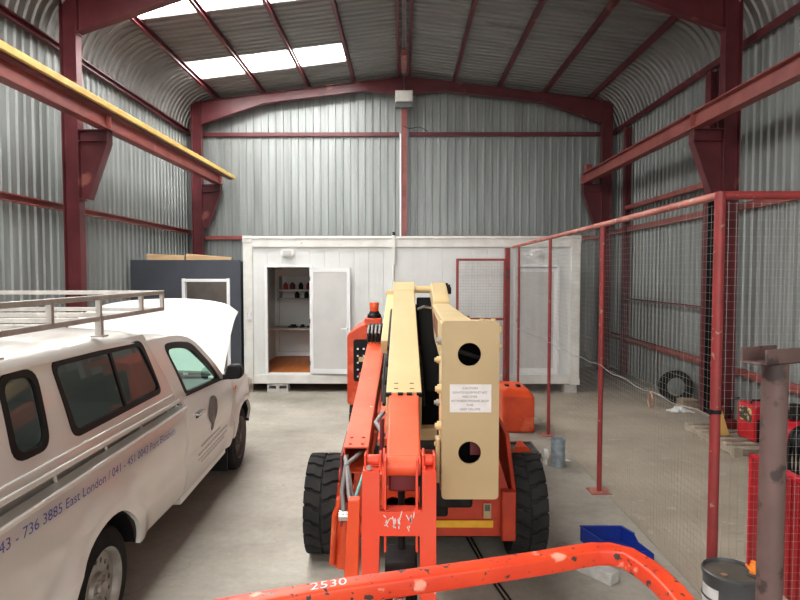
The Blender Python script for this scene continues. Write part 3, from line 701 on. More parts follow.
    def hoopsec(zs, crown, inset=.0, hw=TW / 2, drop=.0):
        prof = [(-.020 - inset, zs), (-.035 - inset, zs + .03), (-.075 - inset, zs + .06), (-.15 - inset, zs + .082), (-.45, zs + .082 + crown * .6), (-hw, zs + .082 + crown)]
        return prof + [(-TW - x, z) for x, z in prof[:-1][::-1]]
    mb = MB(); rings = []
    for y, zs, cr, ins in ((-1.28, 1.752, .03, .03), (-1.2, 1.765, .035, .03), (-.6, 1.763, .035, .03), (0, 1.758, .035, .03), (.40, 1.745, .03, .03), (.58, 1.722, .02, .03), (.68, 1.690, .01, .035)):
        pr = hoopsec(zs - .03, cr, ins); rings.append([(x, y, z) for x, z in pr] + [(x, y, z - .012) for x, z in pr[::-1]])
    mb.loft(rings); mb.build('canopy_roof', 'car', t, smooth=50)
    mb = MB(); mb.loft([[(-.05, 1.13, 1.19), (-TW + .05, 1.13, 1.19), (-TW + .05, 1.12, 1.19), (-.05, 1.12, 1.19)], [(-.09, .66, 1.73), (-TW + .09, .66, 1.73), (-TW + .09, .65, 1.73), (-.09, .65, 1.73)]]); mb.build('canopy_front', 'car', t)
    mb = MB(); mb.plate(rpoly([(-TW + .03, 1.17), (-.03, 1.17), (-.08, 1.77), (-TW + .08, 1.77)], .05), [rpoly([(-TW + .2, 1.3), (-.2, 1.3), (-.24, 1.68), (-TW + .24, 1.68)], .06)], .03, O=(0, -1.26, 0)); mb.build('canopy_rear_door', 'car', t)
    mb = MB(); mb.plate(rpoly([(-TW + .19, 1.29), (-.19, 1.29), (-.23, 1.69), (-TW + .23, 1.69)], .06), [], .004, O=(0, -1.25, 0)); mb.build('rear_pane', 'tintglass', t)
    # cab ------------------------------------------------------------
    glass = [(1.315, 1.212), (2.245, 1.165), (1.95, 1.345), (1.53, 1.575), (1.20, 1.615), (.965, 1.625)]
    side('cab_side', 'car', rpoly([(1.145, 1.17), (2.47, 1.125), (2.36, 1.19), (2.0, 1.405), (1.60, 1.612), (1.30, 1.678), (.67, 1.700)], [0, .02, .1, .2, .2, .2, .03]), [rpoly(glass, [.05, .03, .1, .12, .1, .10])], thick=.05, disp=greend, off=.0, cuts=GC, bevel=0)
    gi = [(1.335, 1.222), (2.20, 1.178), (1.92, 1.335), (1.505, 1.545), (1.20, 1.585), (1.01, 1.592)]
    fr = side('door_window', 'dark', rpoly([(1.30, 1.20), (2.29, 1.15), (1.97, 1.360), (1.54, 1.592), (1.20, 1.634), (.945, 1.642)], [.05, .03, .1, .12, .1, .10]), [rpoly(gi, [.04, .03, .1, .12, .1, .08])], thick=.03, disp=greend, off=.003, cuts=GC, bevel=.003)
    for s_, f_ in zip((1, -1), fr): side('pane', 'clearglass', rpoly([(1.325, 1.215), (2.22, 1.172), (1.93, 1.342), (1.51, 1.555), (1.20, 1.59), (1.0, 1.60)], .06), thick=.004, disp=greend, off=-.012, bevel=0, cuts=GC, parent=f_, sides=(s_,))
    side('door_seal', 'void', [(1.315, 1.186), (2.35, 1.135), (2.35, 1.147), (1.315, 1.20)], thick=.02, off=.006, bevel=.002)
    mb = MB(); rings = []
    for y, zs, cr in ((.67, 1.685, .02), (.8, 1.688, .025), (1.2, 1.672, .025), (1.42, 1.640, .02), (1.60, 1.590, .01)):
        pr = hoopsec(zs - .055, cr, .03); rings.append([(x, y, z) for x, z in pr] + [(x, y, z - .015) for x, z in pr[::-1]])
    mb.loft(rings); mb.build('cab_roof', 'car', t, smooth=50)
    def quad(mb, p, th=.006):
        a = [Vector(q) for q in p]; n = (a[1] - a[0]).cross(a[3] - a[0]).normalized() * th
        return mb.loft([[*a], [q + n for q in a]])
    mb = MB(); quad(mb, [(-.10, 2.40, 1.17), (-TW + .10, 2.40, 1.17), (-TW + .16, 1.59, 1.62), (-.16, 1.59, 1.62)]); mb.build('windscreen', 'clearglass', t)
    mb = MB(); quad(mb, [(-.08, 1.27, 1.22), (-TW + .08, 1.27, 1.22), (-TW + .14, .93, 1.62), (-.14, .93, 1.62)]); mb.build('rear_screen', 'clearglass', t)
    mb = MB(); mb.box((-TW + .08, 1.31, .50), (-.08, 1.34, 1.2)); mb.build('cab_back', 'car', t)
    mb = MB(); mb.box((-TW + .05, 1.34, .40), (-.05, 2.5, .45)); mb.box((-TW + .05, 2.46, .45), (-.05, 2.5, 1.05)); mb.build('cab_floor', 'void', t)
    mb = MB(); mb.prism([(2.46, .75), (2.46, 1.13), (2.2, 1.15), (2.05, 1.08), (2.05, .85)], 'x', -TW + .08, -.08); mb.build('dashboard', 'seat_f', t, bevel=.03)
    mb = MB(); q = [(-.43 + .18 * math.cos(2 * PI * k / 24), 1.90 - .065 * math.sin(2 * PI * k / 24), 1.08 + .165 * math.sin(2 * PI * k / 24)) for k in range(25)]; mb.tube(q, .015, 8)
    mb.bar((-.43, 1.92, 1.07), (-.43, 2.1, 1.0), .06, .06); mb.bar((-.6, 1.9, 1.08), (-.26, 1.9, 1.08), .03, .05); mb.build('steering_wheel', 'dark', t)
    for x in (-.43, -TW + .43):
        mb = MB(); mb.prism([(1.45, .55), (1.95, .60), (1.95, .72), (1.55, .72), (1.42, 1.28), (1.32, 1.28), (1.38, .7)], 'x', x - .24, x + .24); mb.build('seat', 'seat_f', t, bevel=.03)
        mb = MB(); mb.box((x - .11, 1.33, 1.30), (x + .11, 1.41, 1.44)); mb.build('headrest', 'seat_f', t, bevel=.03)
    # nose and engine bay
    mb = MB(); mb.box((-TW + .1, 2.52, .40), (-.1, 3.74, .62)); mb.box((-TW + .30, 2.75, .6), (-.45, 3.5, .92)); mb.box((-TW + .5, 2.9, .9), (-.7, 3.4, 1.0)); mb.build('engine', 'void', t, bevel=.02)
    mb = MB(); mb.box((-TW + .08, 2.44, 1.06), (-.08, 2.62, 1.10)); mb.build('cowl', 'dark', t)
    mb = MB(); mb.prism([(3.76, .40), (3.98, .44), (4.01, .60), (3.95, .68), (3.76, .68)], 'x', -TW + .12, -.12); mb.build('front_bumper', 'car', t, bevel=.04, seg=3)
    mb = MB(); mb.box((-TW + .45, 3.74, .70), (-.45, 3.86, .93)); mb.build('grille', 'dark', t, bevel=.01)
    for x in (-.22, -TW + .22):
        mb = MB(); mb.prism([(3.60, .72), (3.91, .72), (3.87, .88), (3.66, .945)], 'x', x - .18, x + .18); mb.build('headlamp', 'lamp_clear', t, bevel=.03, seg=3)
    # bonnet raised on its hinges, slightly low on the left
    rings = []
    nx, ny = 22, 10
    def hz(u, v):
        x = -TW / 2 + u * .87 * (1 - .02 * v)
        cr = .12 * (1 - abs(u) ** 2.6) - .05 * max(0, abs(u) - .86) / .14
        roll = -.055 * (1 - u) * .5 * v
        y = 2.44 + .69 * v - .10 * (1 - abs(u) ** 2) * (1 - v)
        z = 1.19 + .60 * math.sin(v * 1.38) / math.sin(1.38) + cr * (.35 + .65 * v) + roll
        return x, y, z
    mb = MB(); top = [[hz(-1 + 2 * i / nx, j / ny) for i in range(nx + 1)] for j in range(ny + 1)]
    rings = [[p for p in row] + [(p[0] * .985 - .013, p[1] + .02, p[2] - .025) for p in row[::-1]] for row in top]
    mb.loft(rings); mb.build('bonnet', 'car', t, smooth=50)
    mb = MB(); mb.tube([(-1.5, 3.45, .95), (-1.48, 3.0, 1.68)], .006, 6); mb.build('bonnet_stay', 'dark', t)
    # mirrors
    for s, x in ((1, .015), (-1, -TW - .015)):
        mb = MB(); mb.prism(rpoly([(x, 1.15), (x + s * .04, 1.13), (x + s * .165, 1.14), (x + s * .18, 1.23), (x + s * .14, 1.28), (x + s * .03, 1.275)], .04), 'y', 2.36, 2.47); m_ = mb.build('wing_mirror', 'dark', t, bevel=.02, seg=3)
        mb = MB(); mb.bar((x - s * .04, 2.40, 1.15), (x + s * .06, 2.41, 1.16), .05, .05); mb.build('mirror_arm', 'dark', m_)
    # handles, lamps, emblem
    side('door_handle', 'chrome', rrect(1.52, .975, 1.68, 1.005, .012), thick=.05, off=.045, bevel=.006)
    side('handle_recess', 'void', rrect(1.55, .95, 1.63, .985, .015), thick=.01, off=.007, bevel=0)
    side('side_indicator', 'lamp_amber', rrect(2.80, .955, 2.845, .99, .012), thick=.03, off=.014, bevel=.004)
    emb = [(2.03 + .135 * math.cos(a), .925 + .120 * math.sin(a)) for a in [R(-60 + 300 * k / 30) for k in range(31)]] + [(2.0, .80), (2.0, .74), (2.03, .728), (2.06, .74), (2.06, .80)]
    side('emblem', 'emblem', emb, thick=.004, off=.0075, bevel=0, disp=lambda y, z: bodyd(y, z), sides=(1,), label='dark round emblem like a light bulb on the door')
    for (za, a, b) in ((.665, 1.72, 2.30), (.615, 1.62, 2.55), (.575, 1.62, 2.50), (.54, 1.70, 2.42)):
        yy = a; segs = []
        while yy < b:
            w_ = random.uniform(.03, .09); mb = MB(); segs.append((yy, min(b, yy + w_))); yy += w_ + .02
        mb = MB()
        for p, q in segs:
            d = bodyd((p + q) / 2, za + .04 * (p - a)) + .003
            mb.box((d - .002, p, za + .03 * (p - a)), (d, q, za + .012 + .03 * (p - a)))
        mb.build('small_lettering', 'faint', t)
    text('043 - 736 3885 East London / 041 - 451 0043 Port Elizabeth', 'phone_lettering', 'blue_ink', t, (.012, -1.045, 1.012), (0, 1, 0), (0, 0, 1), 2.07, .050, slope=-.045, label='blue lettering with two telephone numbers')
    # wheels
    for y in (WR, WF):
        for s, x in ((1, -.03), (-1, -TW + .03)):
            w = bpy.data.objects.new('wheel', None); col.objects.link(w); w.parent = t; w.location = (x, y, ZW)
            mb = MB(); pr = [(.228, 0), (.245, -.002), (.33, -.015), (.347, -.035), (.351, -.06), (.351, -.15), (.347, -.18), (.33, -.2), (.228, -.205)]
            mb.lathe([(r, s * h) for r, h in pr], (0, 0, 0), 'x', 48)
            for k in range(4): mb.lathe([(.3525, s * (-.06 - .03 * k)), (.3525, s * (-.068 - .03 * k))], (0, 0, 0), 'x', 48)
            mb.build('tyre', 'rubber', w, smooth=40)
            rm = 'rim' if y == WR else 'rim_shaded'
            mb = MB(); mb.lathe([(.231, 0), (.216, s * -.012), (.205, s * -.05), (.19, s * -.055), (.195, s * -.19)], (0, 0, 0), 'x', 40); mb.build('rim', rm, w, smooth=40)
            hol = [circle(.155 * math.cos(2 * PI * k / 16), .155 * math.sin(2 * PI * k / 16), .016, 10) for k in range(16)]
            mb = MB(); U = (0, s, 0); mb.plate(circle(0, 0, .203, 48), hol, .006, O=(s * -.045, 0, 0), U=U, V=(0, 0, 1)); mb.build('wheel_disc', rm, w)
            mb = MB(); mb.lathe([(.095, s * -.045), (.085, s * -.022), (.05, s * -.018), (.045, s * .0), (.0, s * .002)], (0, 0, 0), 'x', 24)
            for k in range(6): mb.lathe([(.011, s * -.03), (.011, s * -.005), (0, s * -.005)], (0, .065 * math.cos(PI * k / 3), .065 * math.sin(PI * k / 3)), 'x', 6)
            mb.build('hub', rm, w)
            mb = MB(); mb.lathe([(0, s * -.12), (.15, s * -.12), (.15, s * -.16)], (0, 0, 0), 'x', 24); mb.build('brake_drum', 'void', w)
    mb = MB()
    for y in (WR, WF): mb.tube([(-.15, y, ZW), (-TW + .15, y, ZW)], .045, 10)
    for x in (-.45, -TW + .45): mb.box((x - .04, -1.3, .42), (x + .04, 3.7, .52))
    mb.build('chassis_frame', 'void', t)
    for c, r_ in ((WR, .43), (WF, .415)):
        for s in (1, -1):
            xa, xb = (-.028, -.32) if s > 0 else (-TW + .028, -TW + .32)
            pts = [(c - r_ * math.cos(PI * k / 16), ZW + r_ * math.sin(PI * k / 16)) for k in range(17)]; pts = [p for p in pts if p[1] > .38] 
            mb = MB(); mb.loft([[(x, p[0], p[1]) for p in pts] for x in (xa, xb)], cap=False, closed=False)
            mb.add([(xb, c, ZW)] + [(xb, p[0], p[1]) for p in pts], [(0, i + 1, i + 2) for i in range(len(pts) - 1)]); mb.build('wheel_arch_liner', 'dark', t, smooth=50, recalc=False)
    for xa in (-.30, -TW + .06): mb = MB(); mb.box((xa, WF - .46, .12), (xa + .24, WF - .44, .50)); mb.build('mud_flap', 'dark', t)
    # roof rack: two-tier aluminium tube frame
    rk = MB(); w = .028
    xs = (-.065, -TW + .065); ya, yb = -1.3, 1.03
    r_ = bpy.data.objects.new('roof_rack', None); col.objects.link(r_); r_.parent = t
    for x in xs:
        for z in (1.895, 2.015):
            mb = MB(); mb.bar((x, ya, z), (x, yb, z), w, w); mb.build('side_rail', 'alu', r_, bevel=.003)
        for y in (ya, -.45, .05, .64, yb - .0141):
            mb = MB(); mb.bar((x, y, 1.895), (x, y, 2.015), w, w, up=(0, 1, 0)); mb.build('rack_upright', 'alu', r_, bevel=.003)
    for y, z in [(ya, 2.015), (yb - .0141, 2.015)] + [(y, 1.893) for y in (ya, -.85, -.5, -.06, .4, yb - .0141)]:
        mb = MB(); mb.bar((xs[0], y, z), (xs[1], y, z), w, w); mb.build('cross_bar', 'alu', r_, bevel=.003)
    for x in xs:
        for y in (-.9, .05):
            mb = MB(); mb.bar((x, y, 1.79), (x, y, 1.90), .035, .035, up=(0, 1, 0)); mb.box((x - .035, y - .035, 1.79), (x + .035, y + .035, 1.80)); mb.build('rack_foot', 'alu', r_)
    mb = MB(); mb.lathe([(.02, 0), (.025, .03), (.012, .05), (0, .055)], (-.9, -.05, 1.90), 'z', 12); mb.build('clamp_knob', 'dark', r_)
    return t
pickup()

# ================================================================== BOOM LIFT
def lift():
    t = thing('boom_lift', 'orange and cream articulated boom lift on lugged tyres, basket rail towards the camera', 'boom lift', (.17, 5.6, 0))
    def P(mb, name, m, bevel=0., par=None, **k): return mb.build(name, m, par or t, bevel=bevel, **k)
    # --- wheels -----------------------------------------------------
    for (x, y) in ((-.60, 4.60), (.915, 4.60), (-.49, 7.0), (.82, 7.0)):
        RW, hw = .375, .128
        w = bpy.data.objects.new('wheel', None); col.objects.link(w); w.parent = t
        w.location = (x - .17, y - 5.6, RW)
        s = 1 if x > .17 else -1
        mb = MB(); mb.lathe([(.20, -hw * .85), (.24, -hw), (.32, -hw), (RW - .025, -hw * .9), (RW - .016, 0), (RW - .025, hw * .9), (.32, hw), (.24, hw), (.20, hw * .85)], (0, 0, 0), 'x', 48)
        n = 21
        for k in range(n):
            for side_, ph in ((-1, 0), (1, .5)):
                a0 = 2 * PI * (k + ph) / n; da = 2 * PI / n
                # lug: chevron block from centre to shoulder
                def pt(xx, a, r): return (xx, r * math.cos(a), r * math.sin(a))
                rings = []
                for xx, sh, rr in ((.006 * side_, .30, 0), (.05 * side_, .18, 0), (.07 * side_, 0, 0), (hw * 1.0 * side_, -.05, -.004), (hw * 1.02 * side_, -.05, -.05)):
                    a = a0 + da * sh; wd = da * (.43 if abs(xx) > .06 else .40); rb = RW - .024 + (rr if rr < -.01 else 0)
                    rings.append([pt(xx, a - wd, rb), pt(xx, a - wd * .9, RW + rr), pt(xx, a + wd * .9, RW + rr), pt(xx, a + wd, rb)])
                mb.loft(rings)
        P(mb, 'tyre', 'rubber_l', .004, w, smooth=30)
        mb = MB(); mb.lathe([(.205, s * hw * .8), (.19, s * .05), (.08, s * .03), (.08, s * .07), (0, s * .07)], (0, 0, 0), 'x', 32); P(mb, 'rim', 'orange_shaded', par=w)
    # --- chassis ----------------------------------------------------
    mb = MB(); mb.box((-.40, 4.3100, .25), (.76, 7.3, .60)); P(mb, 'chassis', 'orange_shaded', .02)
    mb = MB(); mb.box((-.36, 4.5, .14), (.74, 7.2, .26)); P(mb, 'belly_plate', 'void', .01)
    mb = MB(); mb.plate(rpoly([(-.36, .245), (.78, .245), (.78, .52), (.66, .90), (.50, 1.02), (-.22, 1.0), (-.36, .85)], .02), [], .02, O=(0, 4.2900, 0)); P(mb, 'front_plate', 'orange_shaded', .003)
    for x0, x1 in ((-.43, -.40), (.78, .81)):
        mb = MB(); mb.prism([(4.2500, .24), (5.2, .24), (5.2, .95), (4.5700, .92), (4.2700, .58)], 'x', x0, x1); P(mb, 'side_plate', 'orange_shaded' if x0 > 0 else 'reddark', .006)
    mb = MB(); mb.prism([(.70, 4.2100), (.80, 4.2100), (.80, 4.2900), (.70, 4.2900)], 'z', .24, .60); P(mb, 'corner_block', 'orange_shaded', .01)
    mb = MB(); mb.lathe([(0, -.02), (.022, -.02), (.026, .01), (0, .01)], (.805, 4.2700, .46), 'x', 12); P(mb, 'wheel_bolt', 'chrome')
    mb = MB(); mb.box((.235, 4.2665, .318), (.645, 4.2695, .370)); P(mb, 'reflective_strip', 'reflector')
    mb = MB(); mb.box((.575, 4.2665, .385), (.630, 4.2695, .495)); pl = P(mb, 'data_plate', 'cream_d')
    mb = MB(); mb.box((.583, 4.2645, .44), (.622, 4.2664, .487)); P(mb, 'plate_symbol', 'ink', par=None)
    mb = MB(); mb.box((-.55, 4.5500, .30), (.88, 4.7100, .44)); P(mb, 'axle', 'void', .02)
    for y in (4.6300, 7.0):
        mb = MB(); mb.tube([(-.55, y, .385), (.88, y, .365)], .06, 12); P(mb, 'axle_shaft', 'void')
    mb = MB(); mb.tube([(-.44, 4.2100, .50), (-.42, 4.2100, .66)], .05, 12); mb.tube([(-.46, 4.2000, .30), (-.45, 4.2000, .50)], .02, 8); mb.lathe([(.02, -.03), (.055, -.03), (.055, .03), (.02, .03)], (-.43, 4.2100, .72), 'x', 16); P(mb, 'steering_cylinder', 'orange_shaded', .004)
    # --- turntable and counterweight covers -------------------------
    mb = MB(); mb.lathe([(0, 0), (.45, 0), (.45, .12), (0, .12)], (.12, 6.1, .60), 'z', 32); P(mb, 'slew_ring', 'void')
    mb = MB(); mb.box((-.32, 5.6, .72), (.62, 7.3, .86)); P(mb, 'turntable', 'orange_shaded', .02)
    # left cover with the ground control box
    mb = MB(); mb.prism(rpoly([(-.62, .72), (-.30, .72), (-.30, 1.62), (-.42, 1.62), (-.62, 1.50)], [.04, .02, .02, .08, .05]), 'y', 6.5, 7.5); P(mb, 'left_cover', 'orange', .02, seg=3)
    mb = MB(); mb.plate(rrect(-.55, .98, -.30, 1.44, .03), [], .015, O=(0, 6.492, 0)); cb = P(mb, 'control_panel', 'dark', .003)
    mb = MB()
    for k in range(5):
        for j in range(3): mb.lathe([(0, 0), (.012, 0), (.012, -.02), (0, -.02)], (-.50 + .065 * j, 6.477, 1.04 + .075 * k), 'y', 8)
    mb.build('switch', 'chrome', cb)
    mb = MB(); mb.box((-.49, 6.462, 1.20), (-.41, 6.476, 1.25)); mb.build('control_label', 'cream', cb)
    mb = MB(); mb.lathe([(0, 0), (.022, 0), (.022, -.025), (0, -.025)], (-.47, 6.477, 1.06), 'y', 12); mb.build('stop_button', 'red_m', cb)
    mb = MB(); mb.prism(rpoly([(.46, .72), (.82, .72), (.82, 1.50), (.72, 1.64), (.46, 1.66)], [.02, .04, .06, .06, .02]), 'y', 5.9, 7.5); P(mb, 'right_cover', 'orange', .02, seg=3)
    mb = MB(); mb.lathe([(.0, 0), (.10, 0), (.10, .04), (0, .05)], (.60, 6.4, 1.66), 'z', 16); P(mb, 'filler_cap', 'reddark')
    mb = MB(); mb.box((-.20, 5.7, .86), (-.12, 7.2, 1.5)); mb.box((.36, 5.7, .86), (.44, 7.2, 1.6)); mb.box((-.12, 6.9, .86), (.36, 7.2, 1.4)); P(mb, 'tower', 'void', .01)
    # beacon
    mb = MB(); mb.box((-.42, 6.35, 1.60), (-.24, 6.60, 1.68)); b0 = P(mb, 'beacon_mount', 'orange', .01)
    mb = MB(); mb.lathe([(.075, 0), (.075, .03), (.055, .05), (.05, .07), (0, .07)], (-.32, 6.45, 1.68), 'z', 21); mb.build('beacon_base', 'dark', b0)
    mb = MB(); mb.lathe([(.045, 0), (.048, .04), (.052, .085), (.046, .10), (0, .10)], (-.32, 6.45, 1.745), 'z', 21); mb.build('beacon_lens', 'beacon', b0, smooth=50)
    # --- left orange arm: open-ended box section ---------------------
    A0, A1 = Vector((-.272, 3.36, 1.17)), Vector((-.250, 5.85, 1.545))
    d = (A1 - A0).normalized(); U = Vector((1, 0, 0)); V = (d - U * d.dot(U)).normalized()
    Lr = (A1 - A0).length
    hol = [circle(a, b, .012, 14) for a in (-.035, .035) for b in (.13, .04)]
    mb = MB(); mb.plate([(-.07, 0), (.07, 0), (.073, Lr), (-.067, Lr)], hol, .008, O=A0, U=U, V=V)
    n = U.cross(V)
    for x in (-.066, .066): mb.sweep([A0 + U * x - n * .08, A1 + U * x - n * .08], [(-.004, -.072), (.004, -.072), (.004, .072), (-.004, .072)], up=n)
    mb.sweep([A0 - n * .156, A1 - n * .156], [(-.07, -.004), (.07, -.004), (.07, .004), (-.07, .004)], up=n)
    P(mb, 'lower_arm', 'orange_lit', smooth=20)
    mb = MB(); mb.sweep([A0 + V * .005 - n * .016, A0 + V * .3 - n * .016], [(-.06, -.003), (.06, -.003), (.06, .003), (-.06, .003)], up=n); P(mb, 'hole_shade_plate', 'shade_black')  # black plate added under the bolt holes to paint them dark
    mb = MB(); mb.box((-.345, 5.62, 1.40), (-.17, 5.95, 1.66)); mb.tube([(-.36, 5.70, 1.5), (-.15, 5.70, 1.5)], .05, 12); P(mb, 'arm_knuckle', 'void', .015)
    mb = MB()
    for k in range(5): mb.tube([(-.335 + k * .035, 5.58, 1.46), (-.335 + k * .035, 5.54, 1.60), (-.33 + k * .035, 5.65, 1.665), (-.32 + k * .03, 5.9, 1.63)], .011, 8)
    P(mb, 'knuckle_hose', 'hose_g')
    # bracket pieces at the arm's near end
    mb = MB(); mb.prism([(3.34, .72), (3.75, .72), (3.75, 1.16), (3.36, 1.12)], 'x', -.362, -.350); mb.prism([(3.36, .72), (3.72, .72), (3.7, 1.02), (3.36, 1.00)], 'x', -.195, -.185); P(mb, 'arm_bracket', 'reddark')
    # --- cream telescopic boom ---------------------------------------
    B0, B1 = Vector((0.0, 3.33, 1.49)), Vector((.030, 6.05, 2.045))
    d = (B1 - B0).normalized(); V = (d - U * d.dot(U)).normalized(); n = U.cross(V); Lb = (B1 - B0).length
    def beam(name, m, a, b, w0, h, m2=None, bev=.006, lift_=0.):
        mb = MB(); a = B0 + V * a - n * (h / 2) + n * lift_; b = B0 + V * b - n * (h / 2) + n * lift_
        mb.sweep([a, b], [(-w0 / 2, -h / 2), (w0 / 2, -h / 2), (w0 / 2, h / 2), (-w0 / 2, h / 2)], up=n); return P(mb, name, m, bev)
    beam('boom_section', 'cream', 0, Lb - .15, .20, .24)
    beam('boom_end_cap', 'cream', Lb - .26, Lb + .12, .212, .26, lift_=.004)
    mb = MB()
    for a in (-.045, .045):
        for b in (.05, .13): mb.sweep([B0 + V * b + U * (a - .012) + n * .0005, B0 + V * b + U * (a + .012) + n * .0005], [(-.004, 0), (.004, 0), (.004, .0012), (-.004, .0012)], up=n)
    P(mb, 'boom_slot', 'dark')
    for x in (-.085, -.02, .03, .085):
      mb = MB(); mb.sweep([B0 + U * (x - .015) - n * .008 - V * .012, B0 + U * (x + .015) - n * .008 - V * .012], [(-.01, -.012), (.01, -.012), (.01, .008), (-.01, .008)], up=n); P(mb, 'wear_pad', 'void')
    for x in (-.112, .112):
        mb = MB()
        for b in (.3, .62, .95): mb.tube([B0 + U * (x * .85) + V * b - n * .06, B0 + U * (x * 1.05) + V * b - n * .06], .018, 10)
        mb.tube([B0 + U * (x * 1.03) + V * .1 - n * .12, B0 + U * (x * 1.03) + V * 2.4 - n * .12], .011, 8); P(mb, 'side_hose_clip', 'void')
    # orange inner section narrowing to the jib pivot
    mb = MB()
    a0, a1 = B0 + V * .10 - n * .012, Vector((-.002, 2.62, 1.345))
    mb.loft([[a1 + U * -.076, a1 + U * .076, a1 + U * .076 - n * .09, a1 + U * -.076 - n * .09], [a0 + U * -.086, a0 + U * .086, a0 + U * .086 - n * .20, a0 + U * -.086 - n * .20]])
    P(mb, 'inner_boom', 'orange_lit', .01)
    mb = MB(); mb.tube([(-.078, 2.62, 1.302), (.074, 2.62, 1.302)], .042, 24); P(mb, 'boom_nose', 'orange_lit', .004)
    mb = MB()
    for x in (-.090, .088): mb.prism([(2.54, 1.14), (2.62, 1.12), (2.75, 1.26), (2.70, 1.36), (2.60, 1.34), (2.54, 1.32)], 'x', x - .005, x + .005)
    P(mb, 'pivot_cheek', 'red_fork', .003)
    mb = MB(); mb.box((-.068, 2.66, 1.17), (.066, 2.74, 1.27)); P(mb, 'jib_link', 'reddark', .01)
    # fork carrying the basket
    FY = 2.52
    mb = MB(); mb.plate(rpoly([(-.185, .72), (-.112, .72), (-.105, 1.03), (-.105, 1.03), (.068, 1.03), (.07, .72), (.138, .72), (.138, 1.31), (.078, 1.31), (.078, 1.135), (-.104, 1.135), (-.104, 1.31), (-.178, 1.31)], .006), [], .075, O=(0, FY, 0)); P(mb, 'basket_fork', 'red_fork', .008)
    for x0, x1 in ((-.172, -.098), (.078, .136)):
        mb = MB(); mb.box((x0, FY + .03, 1.30), (x0 + .010, FY + .11, 1.37)); mb.box((x1 - .010, FY + .03, 1.30), (x1, FY + .11, 1.37)); mb.tube([(x0 + .01, FY + .07, 1.338), (x1 - .01, FY + .07, 1.338)], .024, 14); P(mb, 'pin_ear', 'red_fork', .003)
    mb = MB(); mb.lathe([(0, 0), (.012, 0), (.012, -.02), (0, -.02)], (-.150, FY + .02, 1.325), 'y', 6); P(mb, 'pin_bolt', 'chrome')
    for x in (-.082, .055):
        mb = MB(); mb.box((x - .004, FY + .02, .95), (x + .005, FY + .12, 1.35)); P(mb, 'inner_ear', 'red_fork')
    mb = MB(); mb.loft([[(-.265, FY, .70), (-.200, FY, .70), (-.200, FY + .05, .70), (-.265, FY + .05, .70)], [(-.238, FY, 1.185), (-.188, FY, 1.185), (-.188, FY + .05, 1.185), (-.238, FY + .05, 1.185)]]); P(mb, 'side_strut', 'orange', .005)
    mb = MB(); mb.tube([(-.012, 2.75, .62), (-.012, 2.80, 1.2)], .017, 12); P(mb, 'jib_cylinder_rod', 'void')
    for x in (-.052, .035):
        mb = MB(); mb.plate(circle(x, 1.03, .042, 24), [], .01, O=(0, 2.86, 0)); mb.box((x - .042, 2.86, 1.03), (x + .042, 2.87, 1.12)); P(mb, 'cylinder_lug', 'orange')
    mb = MB(); mb.box((-.085, 2.62, .62), (.06, 2.82, .86)); mb.lathe([(0, 0), (.05, 0), (.05, .2), (0, .2)], (-.02, 2.6, .62), 'z', 16); P(mb, 'rotator', 'void', .01)
    mb = MB(); mb.tube([(-.03, 2.58, .78), (.03, 2.57, .83)], .012, 8); mb.tube([(-.02, 2.56, .50), (-.02, 2.56, .75)], .03, 12); P(mb, 'rotator_fitting', 'chrome')
    # scratches on the crossbar: chalk marks
    random.seed(11)
    for (cx, nn, ww) in ((.030, 9, .022), (-.030, 11, .030), (-.072, 5, .014)):
        mb = MB()
        for k in range(nn):
            x = cx + random.uniform(-ww / 2, ww / 2); z = 1.085 + random.uniform(-.034, .026); l = random.uniform(.010, .032); a = random.uniform(-.5, .5) if cx > -.07 else random.uniform(-1.5, 1.5)
            mb.sweep([(x, FY - .001, z), (x + l * math.sin(a) * .5, FY - .001, z + l * .5), (x + l * math.sin(a), FY - .001, z + l * math.cos(a))], [(-.0022, 0), (.0022, 0), (.0022, .001), (-.0022, .001)], up=(0, 1, 0))
        P(mb, 'chalk_mark', 'paper')['kind'] = 'stuff'
    # hoses at the left
    mb = MB(); mb.tube([(-.33, 3.42, 1.10), (-.325, 3.30, 1.125), (-.30, 3.2, 1.06), (-.27, 3.1, .95), (-.245, 2.95, .80), (-.24, 2.9, .62)], .014, 10)
    mb.tube([(-.24, 3.45, 1.12), (-.27, 3.33, 1.125), (-.32, 3.25, 1.10), (-.335, 3.2, .98), (-.32, 3.15, .85)], .012, 10)
    mb.tube([(-.30, 3.3, 1.03), (-.31, 3.22, 1.08), (-.29, 3.1, 1.0), (-.245, 3.0, .85), (-.255, 2.95, .6)], .011, 10); P(mb, 'hydraulic_hose', 'hose_g')
    mb = MB(); mb.tube([(-.21, 3.4, 1.1), (-.22, 3.28, 1.06), (-.26, 3.12, .96), (-.285, 3.0, .82), (-.285, 2.95, .6)], .009, 10); P(mb, 'teal_hose', 'hose_t')
    mb = MB(); mb.lathe([(0, -.03), (.028, -.03), (.028, .03), (0, .03)], (-.315, 3.14, .865), 'x', 12); P(mb, 'hose_fitting', 'chrome')
    mb = MB(); mb.tube([(-.36, 3.5, .42), (-.34, 3.5, .82)], .06, 16); mb.tube([(-.42, 3.45, .45), (-.40, 3.42, .75), (-.36, 3.42, .86)], .018, 10); mb.tube([(-.40, 3.6, .62), (-.22, 3.6, .62)], .05, 14); P(mb, 'lift_cylinder', 'orange')
    # clutter between the two booms: valve, hoses, red plate
    mb = MB(); mb.prism([(3.6, 1.0), (4.2, 1.1), (4.2, 1.25), (3.6, 1.15)], 'x', -.16, -.10); P(mb, 'valve_plate', 'orange', .004)
    mb = MB()
